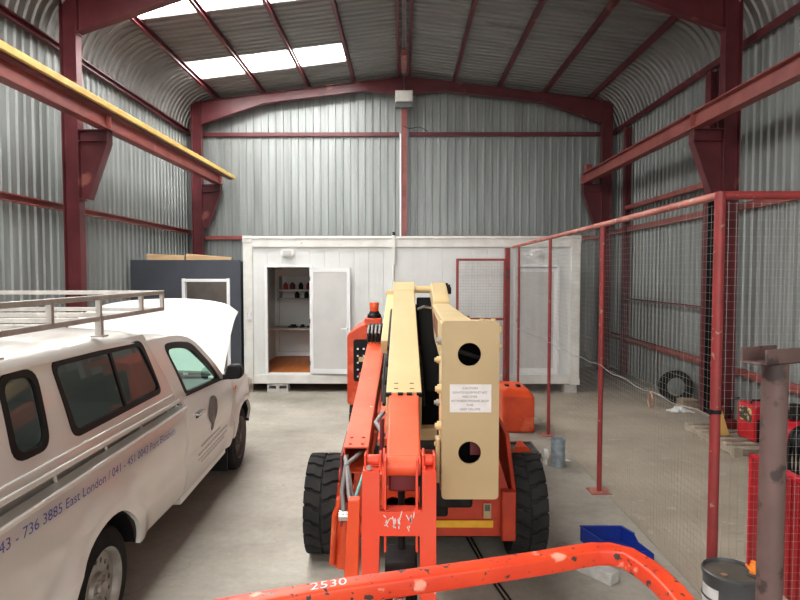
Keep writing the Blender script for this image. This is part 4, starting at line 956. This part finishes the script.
    for k in range(4): mb.tube([(-.165 + .018 * k, 5.5 - .2 * k, 1.5), (-.16 + .018 * k, 4.6, 1.30 + .02 * k), (-.15 + .014 * k, 4.0, 1.18), (-.17 + .02 * k, 3.5, 1.08), (-.15, 3.3, .9)], .011, 8)
    P(mb, 'boom_hose', 'dark')
    mb = MB(); mb.tube([(-.13, 3.75, 1.28), (-.17, 3.6, 1.25), (-.12, 3.5, 1.20)], .014, 8); mb.tube([(-.12, 3.9, 1.05), (-.15, 3.6, 1.12)], .016, 8); P(mb, 'steel_pipe', 'hose_g')
    mb = MB(); mb.box((-.185, 3.02, 1.10), (-.098, 3.20, 1.125)); mb.box((-.18, 3.2, .8), (-.11, 3.3, 1.1)); P(mb, 'cross_plate', 'orange', .003)
    mb = MB(); mb.tube([(-.13, 3.45, 1.0), (-.125, 3.42, 1.32)], .013, 8); P(mb, 'red_hose', 'reddark')
    # second cream arm just left of the main boom
    mb = MB(); mb.sweep([(-.15, 4.9, 1.55), (-.125, 6.0, 1.92)], [(-.04, -.06), (.04, -.06), (.04, .06), (-.04, .06)]); P(mb, 'parallel_link', 'cream', .006)
    mb = MB(); mb.box((-.175, 5.90, 1.93), (-.09, 6.05, 1.99)); P(mb, 'link_end', 'cream', .01)
    mb = MB(); mb.tube([(.10, 6.08, 1.995), (.33, 6.08, 1.995)], .036, 21); P(mb, 'pivot_pin', 'cream', .003)
    # black filler box painting the shade of the gap between booms
    mb = MB(); mb.sweep([(.165, 3.7, 1.36), (.18, 5.8, 1.86)], [(-.058, -.23), (.075, -.23), (.075, .07), (-.058, .07)]); P(mb, 'gap_shade', 'shade_black', .01)
    mb = MB(); mb.tube([(.12, 5.1, 1.85), (.17, 5.05, 1.875), (.24, 5.1, 1.86)], .012, 8); P(mb, 'guide_bar', 'chrome')
    # --- upper arm at the right, running towards the camera ----------
    C0, C1 = Vector((.262, 2.85, 1.925)), Vector((.338, 5.75, 1.875))
    mb = MB(); mb.sweep([C0, C0.lerp(C1, .93)], [(-.075, -.24), (.075, -.24), (.075, 0), (-.075, 0)]); P(mb, 'upper_arm', 'cream', .006)
    mb = MB(); mb.prism([(5.55, 1.62), (6.1, 1.80), (6.15, 2.045), (5.95, 2.065), (5.42, 1.905), (5.42, 1.66)], 'x', .265, .415); P(mb, 'arm_end', 'cream', .008)
    mb = MB()
    for y in (5.93, 6.05): mb.lathe([(0, 0), (.035, 0), (.035, .05), (0, .05)], (.415, y, 2.0 + .2 * (y - 6.0)), 'x', 12)
    mb.box((.41, 5.86, 1.9), (.43, 6.1, 2.06)); P(mb, 'end_bolt', 'void')
    e = (C1 - C0).normalized()
    mb = MB(); mb.sweep([C0 + e * .9 + Vector((-.077, 0, -.11)), C0 + e * 1.9 + Vector((-.077, 0, -.10))], [(-.001, -.06), (.001, -.06), (.001, .06), (-.001, .06)]); P(mb, 'side_stripe', 'reddark')
    # --- the drilled end block with the notice -----------------------
    BX0, BX1, BY, BZ0, BZ1 = .165, .415, 2.60, 1.160, 1.946
    hx = (BX0 + BX1) / 2
    mb = MB(); mb.plate(rrect(BX0, BZ0, BX1, BZ1, .018), [circle(hx - .005, 1.800, .051, 40), circle(hx - .002, 1.367, .050, 40)], .012, .003, O=(0, BY, 0)); blk = P(mb, 'end_block', 'cream_d', smooth=40)
    mb = MB(); mb.box((BX0, BY + .004, BZ0 + .012), (BX0 + .012, BY + .20, BZ1 - .012)); mb.box((BX1 - .012, BY + .004, BZ0 + .012), (BX1, BY + .20, BZ1 - .012)); mb.box((BX0 + .012, BY + .012, BZ1 - .024), (BX1 - .012, BY + .2, BZ1 - .008)); mb.box((BX0 + .012, BY + .012, BZ0 + .006), (BX1 - .012, BY + .2, BZ0 + .02)); mb.build('block_side', 'cream', blk, bevel=.003)
    mb = MB(); mb.tube([(BX0 + .03, BY + .08, 1.82), (BX1 - .03, BY + .08, 1.76)], .012, 10); mb.build('inner_pin', 'void', blk); mb = MB(); mb.tube([(BX0 + .03, BY + .08, 1.36), (BX1 - .08, BY + .09, 1.42)], .012, 10); mb.build('inner_pin', 'void', blk)
    mb = MB(); mb.box((hx + .01, BY + .09, 1.33), (BX1 - .03, BY + .105, 1.40)); mb.build('inner_stay', 'reddark', blk)
    mb = MB(); mb.box((BX0 + .014, BY + .112, BZ0 + .03), (BX1 - .014, BY + .12, BZ1 - .03)); mb.box((BX0 + .0125, BY + .014, BZ0 + .03), (BX0 + .018, BY + .112, BZ1 - .03)); mb.build('hole_shade_liner', 'shade_black', blk)  # black liner added behind the drilled holes as their inner shade
    mb = MB(); mb.box((BX0 + .035, BY - .0032, 1.5465), (BX1 - .034, BY - .0008, 1.6690)); nt_ = mb.build('notice', 'paper', blk)
    for k, (s_, w_) in enumerate((('CAUTION', .066), ('ELEVATED BOOM MUST NOT', .150), ('PASS OVER', .064), ('ANY WORKING PERSONNEL BELOW', .165), ('THIS', .030), ('UNIT ON SITE', .088))):
        text(s_, 'notice_text', 'ink', nt_, Vector((hx - .002 - w_ / 2, BY - .0034, 1.6480 - .0185 * k)), (1, 0, 0), (0, 0, 1), w_, .0095, lift=.0004)
    for k, z in enumerate((1.855, 1.76, 1.64, 1.56, 1.47, 1.37, 1.27)):
        mb = MB(); y = BY + (.06, .12, .05, .14, .07, .13, .08)[k]; r_ = .015 if k % 2 else .020
        mb.lathe([(0, 0), (r_, 0), (r_, -.016), (r_ * .6, -.016), (r_ * .6, -.026), (0, -.026)], (BX0, y, z), 'x', 14); mb.build('side_bolt', 'cream' if k % 3 else 'rim', blk)
    mb = MB(); mb.box((BX0 - .022, BY + .03, 1.22), (BX0 - .004, BY + .10, 1.42)); mb.build('side_lug', 'cream_d', blk, bevel=.006)
    for z in (1.90, 1.83): mb = MB(); mb.lathe([(0, 0), (.016, 0), (.016, .016), (0, .016)], (BX1, BY + .05, z), 'x', 10); mb.build('edge_bolt', 'cream', blk)
    for x in (BX0 + .18, BX1 - .02): mb = MB(); mb.lathe([(0, 0), (.012, 0), (.012, .014), (0, .014)], (x, BY + .05, BZ1 - .008), 'z', 10); mb.build('edge_bolt', 'cream', blk)
    mb = MB(); mb.sweep([C0 + Vector((0, -.1, -.12)), C0 + Vector((0, .3, -.12))], [(-.03, -.1), (.05, -.1), (.05, .1), (-.03, .1)]); P(mb, 'arm_joint', 'cream', .01)
    mb = MB(); mb.sweep([(.20, 2.80, 1.35), (.36, 3.5, 1.1)], [(-.05, -.10), (.05, -.10), (.05, .10), (-.05, .10)]); P(mb, 'lower_strut', 'void', .01)
    mb = MB(); mb.box((.09, 3.42, 1.19), (.22, 3.52, 1.26)); P(mb, 'cross_tie', 'cream', .01)
    mb = MB(); mb.box((.04, 3.6, .72), (.42, 4.3, .98)); P(mb, 'boom_cradle', 'void', .02); 
    mb = MB(); mb.box((.10, 3.62, .98), (.44, 3.70, 1.06)); P(mb, 'cradle_plate', 'orange', .01)
    mb = MB(); mb.box((.12, 4.0, .5), (.30, 5.9, .8)); mb.box((-.1, 4.5, .8), (.4, 5.8, 1.05)); P(mb, 'tower_base', 'void', .02)
    # --- basket -------------------------------------------------------
    bk = bpy.data.objects.new('basket', None); col.objects.link(bk); bk.parent = t; bk['_w'] = tuple(t['_w'])
    ZR = 1.60
    def loop(z, y0=.40):
        c = []
        c.append((-.42, y0, z)); c.append((-.42, .86, z))
        for k in range(1, 8): a = R(180 - 70 * k / 8); c.append((-.385 + .035 * math.cos(a), .875 + .035 * math.sin(a), z))
        c += [(-.277, .958, z), (-.103, 1.018, z), (.103, 1.075, z), (.26, 1.122, z), (.335, 1.148, z), (.375, 1.160, z), (.406, 1.160, z), (.434, 1.142, z), (.450, 1.10, z), (.459, 1.06, z), (.463, 1.01, z), (.462, .94, z), (.458, .80, z), (.455, y0, z)]
        return c
    mb = MB(); pr = rrect(-.019, -.017, .019, .017, .006, 3); mb.sweep(loop(ZR), pr); mb.build('basket_rail', 'rail', bk, smooth=50)
    mb = MB(); mb.sweep(loop(1.12), rrect(-.015, -.015, .015, .015, .008, 3)); mb.build('mid_rail', 'rail', bk, smooth=50)
    for (x, y) in ((-.42, .55), (.457, .55)):
        mb = MB(); mb.tube([(x, y, .60), (x, y, 1.585)], .015, 10); mb.build('basket_post', 'rail', bk)
    mb = MB(); mb.prism([(-.43, .40), (.465, .40), (.465, 1.06), (.40, 1.15), (-.30, .95), (-.43, .88)], 'z', .56, .60); mb.build('basket_floor', 'void', bk)
    mb = MB(); mb.box((-.17, 1.14, .60), (-.12, 1.22, .9)); mb.box((-.17, 1.2, .62), (.13, 2.50, .72)); mb.build('basket_support', 'orange', bk, bevel=.005)
    text('2530', 'chalk_number', 'paper', bk, Vector((-.158, .988, ZR + .017)), (1, .345, 0), (-.345, 1, 0), .066, .022, lift=.0008, shear=.2, label='white hand-painted number')
    return t
lift()

# ================================================================== SMALLER THINGS
# orange cover on the floor behind the lift
t = thing('engine_cover', 'orange moulded cover with two dark slots standing on the floor right of the lift', 'cover', (1.58, 8.3, 0))
mb = MB(); mb.loft([[(1.34, 8.05, .0), (1.77, 8.05, 0), (1.77, 8.62, 0), (1.34, 8.62, 0)], [(1.33, 8.05, .50), (1.77, 8.05, .48), (1.76, 8.62, .48), (1.34, 8.62, .50)], [(1.30, 8.12, .60), (1.70, 8.12, .58), (1.68, 8.60, .60), (1.33, 8.60, .62)]]); mb.build('cover_shell', 'orange', t, bevel=.03, seg=3)
for x in (1.40, 1.56): mb = MB(); mb.box((x, 8.24, .607 - .02), (x + .05, 8.34, .618)); mb.build('hand_slot', 'dark', t)
t = thing('rubber_tray', 'flat square black tray lying on the floor in front of the orange cover', 'tray', (1.42, 7.220, 0))
mb = MB(); mb.box((1.22, 6.920, 0), (1.60, 7.470, .02)); mb.build('tray_base', 'mat', t, bevel=.008)
mb = MB(); mb.box((1.22, 6.920, .02), (1.60, 6.950, .05)); mb.box((1.22, 7.440, .02), (1.60, 7.470, .05)); mb.box((1.22, 6.950, .02), (1.25, 7.440, .05)); mb.box((1.57, 6.950, .02), (1.60, 7.440, .05)); mb.build('tray_rim', 'mat', t, bevel=.006)
mb = MB(); mb.loft([[(1.29, 7.070, .021), (1.54, 7.100, .021), (1.47, 7.370, .021), (1.38, 7.370, .021)], [(1.33, 7.120, .08), (1.48, 7.140, .07), (1.45, 7.320, .10), (1.40, 7.320, .10)]]); single(mb, 'orange_bracket', 'orange', 'small orange wedge-shaped piece lying in the black tray', 'bracket', bevel=.008)
mb = MB(); mb.loft([[(1.63, 7.020, .001), (1.80, 6.970, .001), (1.70, 7.200, .001)], [(1.635, 7.025, .008), (1.79, 6.980, .012), (1.70, 7.190, .01)]]); single(mb, 'yellow_offcut', 'reflector', 'scrap of yellow sheet on the floor beside the black tray', 'scrap')
mb = MB(); mb.add([(1.76, 6.840, .001), (1.92, 6.820, .001), (1.84, 6.960, .012), (1.76, 6.840, .004), (1.92, 6.820, .004), (1.84, 6.960, .016)], [(0, 2, 1), (3, 4, 5), (0, 1, 4, 3), (1, 2, 5, 4), (2, 0, 3, 5)]); single(mb, 'paper_scrap', 'paper', 'white paper scrap next to the yellow scrap on the floor', 'scrap')
t = thing('metal_tin', 'dented galvanised tin standing on the floor next to the cage side', 'tin', (1.725, 6.66, 0))
mb = MB(); mb.lathe([(0, .0), (.078, 0), (.082, .008), (.080, .02), (.080, .09), (.083, .10), (.080, .11), (.079, .2), (.082, .21), (.080, .22), (.080, .30), (.083, .31), (.078, .31), (.076, .30), (.075, .02), (0, .015)], (1.725, 6.66, 0), 'z', 32)
for v in mb.v: v.x += .006 * math.sin(v.z * 30) * (1 if v.z < .29 else 0); v.y -= .012 * math.exp(-((v.z - .15) / .06) ** 2) if v.y < 6.66 else 0
mb.build('tin_body', 'tin', t, smooth=50)
mb = MB(); mb.tube([(1.645, 6.66, .30)] + [(1.725 - .086 * math.cos(PI * k / 8), 6.66 - .06 * math.sin(PI * k / 8), .30 - .07 * math.sin(PI * k / 8)) for k in range(9)], .003, 6); mb.build('tin_handle', 'wire', t)
mb = MB(); mb.lathe([(0, -.025), (.055, -.025), (.06, -.02), (.06, .025), (.05, .025), (0, .02)], (1.60, 6.72, .115), 'x', 24); mb.box((1.585, 6.68, 0), (1.615, 6.76, .06)); single(mb, 'paper_roll', 'paper', 'pale round lid on edge leaning at the left of the galvanised tin', 'lid', bevel=.004)

# blue crate
t = thing('blue_crate', 'blue open-fronted plastic bin on the floor behind the basket rail', 'crate', (1.60, 4.72, 0))
bx0, bx1, by0, by1 = 1.42, 1.75, 4.47, 4.76
mb = MB(); mb.box((bx0, by0, .0), (bx1, by1, .008)); mb.box((bx0, by1 - .008, 0), (bx1, by1, .12)); mb.box((bx0, by0, 0), (bx0 + .008, by1, .12)); mb.prism([(by0 - .06, 0), (by1, 0), (by1, .12), (by0 + .14, .12), (by0 + .10, .08), (by0 - .06, .06)], 'x', bx1 - .008, bx1); mb.prism([(bx0, .0), (bx1, .0), (bx1, .05), (bx0, .04)], 'y', by0, by0 + .008)
for v in mb.v: v.x += (v.y - by1) * -.35
mb.build('crate_body', 'blue', t, bevel=.003)
mb = MB(); mb.box((bx0 - .005, by1 - .015, .118), (bx1 + .005, by1 + .005, .128)); mb.box((bx1 - .015, by0 + .15, .118), (bx1 + .008, by1, .128))
for v in mb.v: v.x += (v.y - by1) * -.35
mb.build('crate_rim', 'blue', t, bevel=.003)
mb = MB(); a = R(-52)
c, s = math.cos(a), math.sin(a)
mb.box((-.14, -.05, 0), (.14, .05, .085)); 
for v in mb.v: v.x, v.y = 1.375 + v.x * c - v.y * s, 4.19 + v.x * s + v.y * c
single(mb, 'concrete_brick', 'brick', 'pale grey brick lying on the floor just in front of the blue crate', 'brick', bevel=.006)

# drum
t = thing('steel_drum', 'dark grey drum with an oily dented lid and orange spout, at the cage corner', 'drum', (1.830, 3.30, 0))
mb = MB(); mb.lathe([(0, .01), (.135, .01), (.140, 0), (.146, .01), (.142, .03), (.142, .18), (.149, .19), (.142, .20), (.142, .34), (.149, .35), (.142, .36), (.142, .46), (.150, .475), (.150, .495), (.143, .50), (.140, .49), (.138, .478), (0, .478)], (1.830, 3.30, 0), 'z', 56)
mb.build('drum_shell', 'drum', t, smooth=50)
mb = MB(); mb.lathe([(0, .481), (.11, .481), (.137, .4785)], (1.830, 3.30, 0), 'z', 48); mb.build('drum_lid', 'drum_lid', t, smooth=50)
mb = MB(); mb.lathe([(0, .483), (.018, .483), (.018, .487), (0, .487)], (1.775, 3.27, 0), 'z', 16); mb.build('bung', 'rustring', t)
mb = MB(); mb.lathe([(.0, .482), (.038, .482), (.038, .492), (.024, .495), (.0, .495)], (1.935, 3.27, 0), 'z', 21); mb.build('spout_collar', 'drum', t)
mb = MB(); mb.lathe([(.0, .49), (.020, .49), (.022, .53), (.014, .545), (.014, .56), (0, .56)], (1.935, 3.27, 0), 'z', 16); mb.tube([(1.893, 3.27, .545), (1.918, 3.255, .51)], .006, 8); mb.build('spout_cap', 'amber', t)
mb = MB(); pts = [R(165 + k * 3.5) for k in range(16)]
mb.loft([[(1.830 + .1435 * math.cos(a), 3.30 + .1435 * math.sin(a), z) for a in pts] for z in (.24, .42)], cap=False, closed=False); mb.build('drum_label', 'paper', t, recalc=False)

# steel pipe stand
t = thing('pipe_stand', 'tall rusty purple-brown pipe stand with a U-shaped saddle on top', 'stand', (1.475, 2.40, 0))
mb = MB(); mb.tube([(1.487, 2.40, .01), (1.487, 2.40, 1.795)], .0475, 32); mb.build('stand_pipe', 'rustpipe', t, smooth=50)
mb = MB(); mb.box((1.33, 2.26, 0), (1.62, 2.54, .012)); mb.build('base_plate', 'rustpipe', t)
mb = MB(); a = R(24)
q = MB(); q.box((-.105, -.055, 0), (.105, .055, .008)); q.box((-.105, -.055, 0), (.105, -.047, .062)); q.box((-.105, .047, 0), (.105, .055, .062))
for v in q.v:
    x, y = v.x, v.y; v.x = 1.470 + x * math.cos(a) - y * math.sin(a); v.y = 2.40 + x * math.sin(a) + y * math.cos(a); v.z += 1.795
q.build('saddle', 'rustpipe', t, bevel=.002)

# red steel panel just inside the cage
t = thing('ribbed_sheet', 'upright bright red ribbed steel panel inside the cage, behind the rusty pipe stand', 'panel', (2.52, 4.06, 0))
mb = MB(); mb.box((2.535, 3.76, .0), (2.55, 4.36, .835)); mb.build('panel_sheet', 'red_c', t)
mb = MB(); mb.box((2.53, 3.76, .81), (2.575, 4.36, .84)); mb.box((2.53, 4.34, .0), (2.575, 4.365, .84)); mb.build('panel_edge', 'red_m', t, bevel=.003)
for k, y in enumerate((3.80, 3.88, 3.96, 4.04)):
    mb = MB(); mb.box((2.523, y, .01), (2.535, y + .035, .81)); mb.build('panel_rib', 'red_c', t, bevel=.004)
mb = MB(); mb.box((2.535, 3.80, 0), (2.85, 3.84, .03)); mb.box((2.535, 4.28, 0), (2.85, 4.32, .03)); mb.box((2.80, 3.80, 0), (2.84, 4.32, .03)); mb.loft([[(2.56, 4.28, .6), (2.56, 4.31, .6), (2.575, 4.31, .62), (2.575, 4.28, .62)], [(2.80, 4.28, .02), (2.80, 4.31, .02), (2.82, 4.31, .03), (2.82, 4.28, .03)]]); mb.build('panel_foot', 'red_c', t)

# pallet and things on and round it
t = thing('wooden_pallet', 'weathered wooden pallet on the floor inside the cage under the red welder', 'pallet', (4.3, 7.55, 0))
for k in range(7):
    y = 6.95 + k * .193; mb = MB(); mb.box((3.86, y, .098), (4.80, y + .09, .118)); mb.build('deck_board', 'pallet', t, bevel=.002)
for x in (3.86, 4.28, 4.70):
    mb = MB(); mb.box((x, 6.95, .02), (x + .10, 8.20, .098)); mb.build('runner', 'pallet', t, bevel=.003)
for y in (6.95, 7.53, 8.10):
    mb = MB(); mb.box((3.86, y, 0), (4.80, y + .09, .02)); mb.build('bottom_board', 'pallet', t)
t = thing('welding_machine', 'red boxy welding machine with a picture sticker, standing on the pallet', 'welding machine', (4.45, 7.4, .118))
mb = MB(); mb.box((4.20, 7.16, .13), (4.72, 7.52, .56)); mb.build('machine_case', 'red_m', t, bevel=.012)
mb = MB(); mb.box((4.24, 7.145, .13), (4.50, 7.16, .40)); mb.build('front_vent', 'dark', t)
mb = MB(); mb.box((4.194, 7.21, .35), (4.20, 7.47, .52)); mb.build('picture_sticker', 'sticker1', t)
mb = MB(); mb.tube([(4.26, 7.34, .555), (4.28, 7.34, .60), (4.62, 7.34, .60), (4.64, 7.34, .555)], .012, 8); mb.build('carry_handle', 'dark', t)
mb = MB(); mb.box((4.25, 7.2, .118), (4.30, 7.48, .13)); mb.box((4.62, 7.2, .118), (4.67, 7.48, .13)); mb.build('foot', 'dark', t)
t = thing('floor_sign', 'small orange-yellow folding floor sign standing on the near end of the pallet', 'sign', (3.98, 7.55, .118))
mb = MB(); mb.prism([(3.90, .118), (4.10, .118), (4.02, .44), (3.98, .44)], 'y', 7.50, 7.51); mb.prism([(3.90, .118), (4.10, .118), (4.02, .44), (3.98, .44)], 'y', 7.60, 7.61)
for v in mb.v: v.y += (.05 if v.y < 7.55 else -.05) * (v.z - .118) / .32
mb.build('sign_panel', 'yellow', t, bevel=.003)
t = thing('machine_part', 'maroon and dark scrap machine part on the pallet behind the yellow sign', 'machine part', (4.35, 7.95, .118))
mb = MB(); mb.box((4.14, 7.8, .118), (4.36, 8.02, .24)); mb.lathe([(0, 0), (.07, 0), (.07, .16), (0, .16)], (4.2, 7.93, .24), 'z', 16); mb.build('part_body', 'reddark', t, bevel=.01)
mb = MB(); mb.tube([(4.3, 7.9, .24), (4.34, 7.9, .5), (4.42, 7.86, .52)], .016, 8); mb.build('lever', 'void', t)
# second red machine further right, with dark gear on it
t = thing('air_compressor', 'red machine with dark fittings on top, right of the pipe stand inside the cage', 'machine', (4.15, 6.2, 0))
mb = MB(); mb.lathe([(0, -.26), (.10, -.25), (.135, -.2), (.135, .2), (.10, .25), (0, .26)], (4.12, 6.2, .52), 'x', 28); mb.build('air_tank', 'red_m', t, smooth=50)
mb = MB(); mb.box((3.96, 6.1, .655), (4.30, 6.3, .70)); mb.lathe([(0, 0), (.06, 0), (.06, .10), (0, .10)], (4.06, 6.2, .70), 'z', 14); mb.box((4.14, 6.14, .70), (4.28, 6.26, .77)); mb.build('motor', 'void', t, bevel=.008)
mb = MB()
for x in (3.95, 4.29):
    for y in (6.1, 6.3): mb.tube([(x, y, 0), (x, y + (.03 if y < 6.2 else -.03), .44)], .014, 8)
mb.build('stand_leg', 'dark', t)
mb = MB(); mb.lathe([(0, 0), (.05, 0), (.05, .15), (.03, .18), (.02, .20), (0, .20)], (4.02, 6.55, 0), 'z', 16); single(mb, 'spray_bottle', 'hose_t', 'small blue-green bottle on the floor just right of the pipe stand, inside the cage', 'bottle')
# hose coil at the frame edge
mb = MB(); rr = rrect(-.15, -.26, .15, .26, .11, 6)
for k in range(3): mb.tube([(3.39 + .9 * p[0] * .9, 4.98 + .05 * k + p[0] * .3, .27 + .008 + p[1] + .30) for p in rr + [rr[0]]], .022, 10)
mb.tube([(3.42, 5.0, .0), (3.42, 5.0, .36)], .02, 8); mb.box((3.25, 4.86, 0), (3.6, 5.2, .02)); single(mb, 'hose_coil', 'dark', 'black rubber hose coiled upright on a stand at the right edge inside the cage', 'hose')

# tyre, rag, box at the right wall
mb = MB(); prf = [(.17, -.08), (.20, -.105), (.26, -.11), (.285, -.09), (.295, 0), (.285, .09), (.26, .11), (.20, .105), (.17, .08), (.165, 0)]
mb.lathe(prf, (0, 0, 0), 'y', 44)
Rm = Matrix.Scale(.92, 4) @ Matrix.Rotation(R(-36), 4, 'Z') @ Matrix.Rotation(R(-12), 4, 'X')
mb.v = [Rm @ v for v in mb.v]; zmin = min(v.z for v in mb.v); mb.v = [v + Vector((4.53, 9.95, -zmin)) for v in mb.v]
single(mb, 'loose_tyre', 'rubber', 'loose black car tyre leaning upright near the right wall inside the cage', 'tyre', smooth=40)
mb = MB(); mb.lathe([(.17, -.06), (.16, -.05), (.15, 0), (.05, .01), (0, .01)], (0, 0, 0), 'y', 28)
random.seed(3)
mb = MB(); n = 14
g = [[(4.12 + .36 * i / n + .02 * math.sin(j), 9.2 + .22 * j / 8 + .02 * math.sin(i * 1.3), .012 + (.06 * abs(math.sin(i * .9 + j * .7)) + .03 * random.random()) * math.sin(PI * (i + .3) / (n + .6)) * math.sin(PI * (j + .4) / 8.8)) for i in range(n + 1)] for j in range(9)]
mb.loft(g, cap=False, closed=False); mb.loft([[(x, y, 0.002) for x, y, z in r] for r in (g[0], g[-1])], cap=False, closed=False); single(mb, 'white_rag', 'rag', 'crumpled white rag on the floor in front of the loose tyre', 'rag', smooth=80)
mb = MB(); mb.box((4.44, 9.52, 0), (4.70, 9.72, .14)); mb.box((4.45, 9.46, .14), (4.69, 9.525, .145)); single(mb, 'cardboard_box', 'box', 'small flattened brown cardboard box on the floor beside the white rag', 'box', bevel=.006)
mb = MB(); mb.box((4.55, 8.75, 0), (4.70, 8.90, .10)); mb.tube([(4.5, 8.8, .12), (4.74, 8.86, .14)], .02, 8); single(mb, 'scrap_iron', 'void', 'dark lump of scrap iron at the foot of the near right column', 'scrap')
mb = MB()
for q in (0, .035): mb.tube([(.46 + q, 5.2, .008), (.52 + q, 4.74, .008), (.60 + q * .8, 4.19, .008), (.647 + q, 3.96, .008), (.72 + q, 3.6, .008), (.74 + q, 3.2, .008)], .007, 8)
single(mb, 'black_cable', 'dark', 'pair of black cables lying on the floor under the basket rail', 'cable')

# ================================================================== CAMERA AND LIGHT
cam = bpy.data.cameras.new('camera'); co = bpy.data.objects.new('camera', cam); col.objects.link(co)
co.location = (0, 0, 2.15); co.rotation_euler = (R(90) - math.atan(26 / 600), 0, math.atan(4 / 600)); cam.sensor_width = 36; cam.lens = 27; cam.clip_start = .02; cam.clip_end = 200
sc.camera = co
w = bpy.data.worlds.new('sky'); sc.world = w; w.use_nodes = True
bg = w.node_tree.nodes['Background']; bg.inputs[0].default_value = (1.0, .97, .93, 1); bg.inputs[1].default_value = 1.9
# the open front of the hall is the daylight opening
al = bpy.data.lights.new('open_front_daylight', 'AREA'); al.shape = 'RECTANGLE'; al.size = 9.8; al.size_y = 6.2; al.energy = 1; al.cycles.is_portal = True
ao = bpy.data.objects.new('open_front_daylight', al); col.objects.link(ao); ao.location = (0, YF - .05, 3.1); ao.rotation_euler = (R(90), 0, 0)
for o in list(bpy.data.objects):
    if '_w' in o: del o['_w']
sc.view_settings.view_transform = 'Standard'; sc.view_settings.look = 'None'; sc.view_settings.gamma = 1; sc.view_settings.use_curve_mapping = False
sc.view_settings.exposure = 0.80
sc.cycles.use_denoising = True
sc.cycles.max_bounces = 8
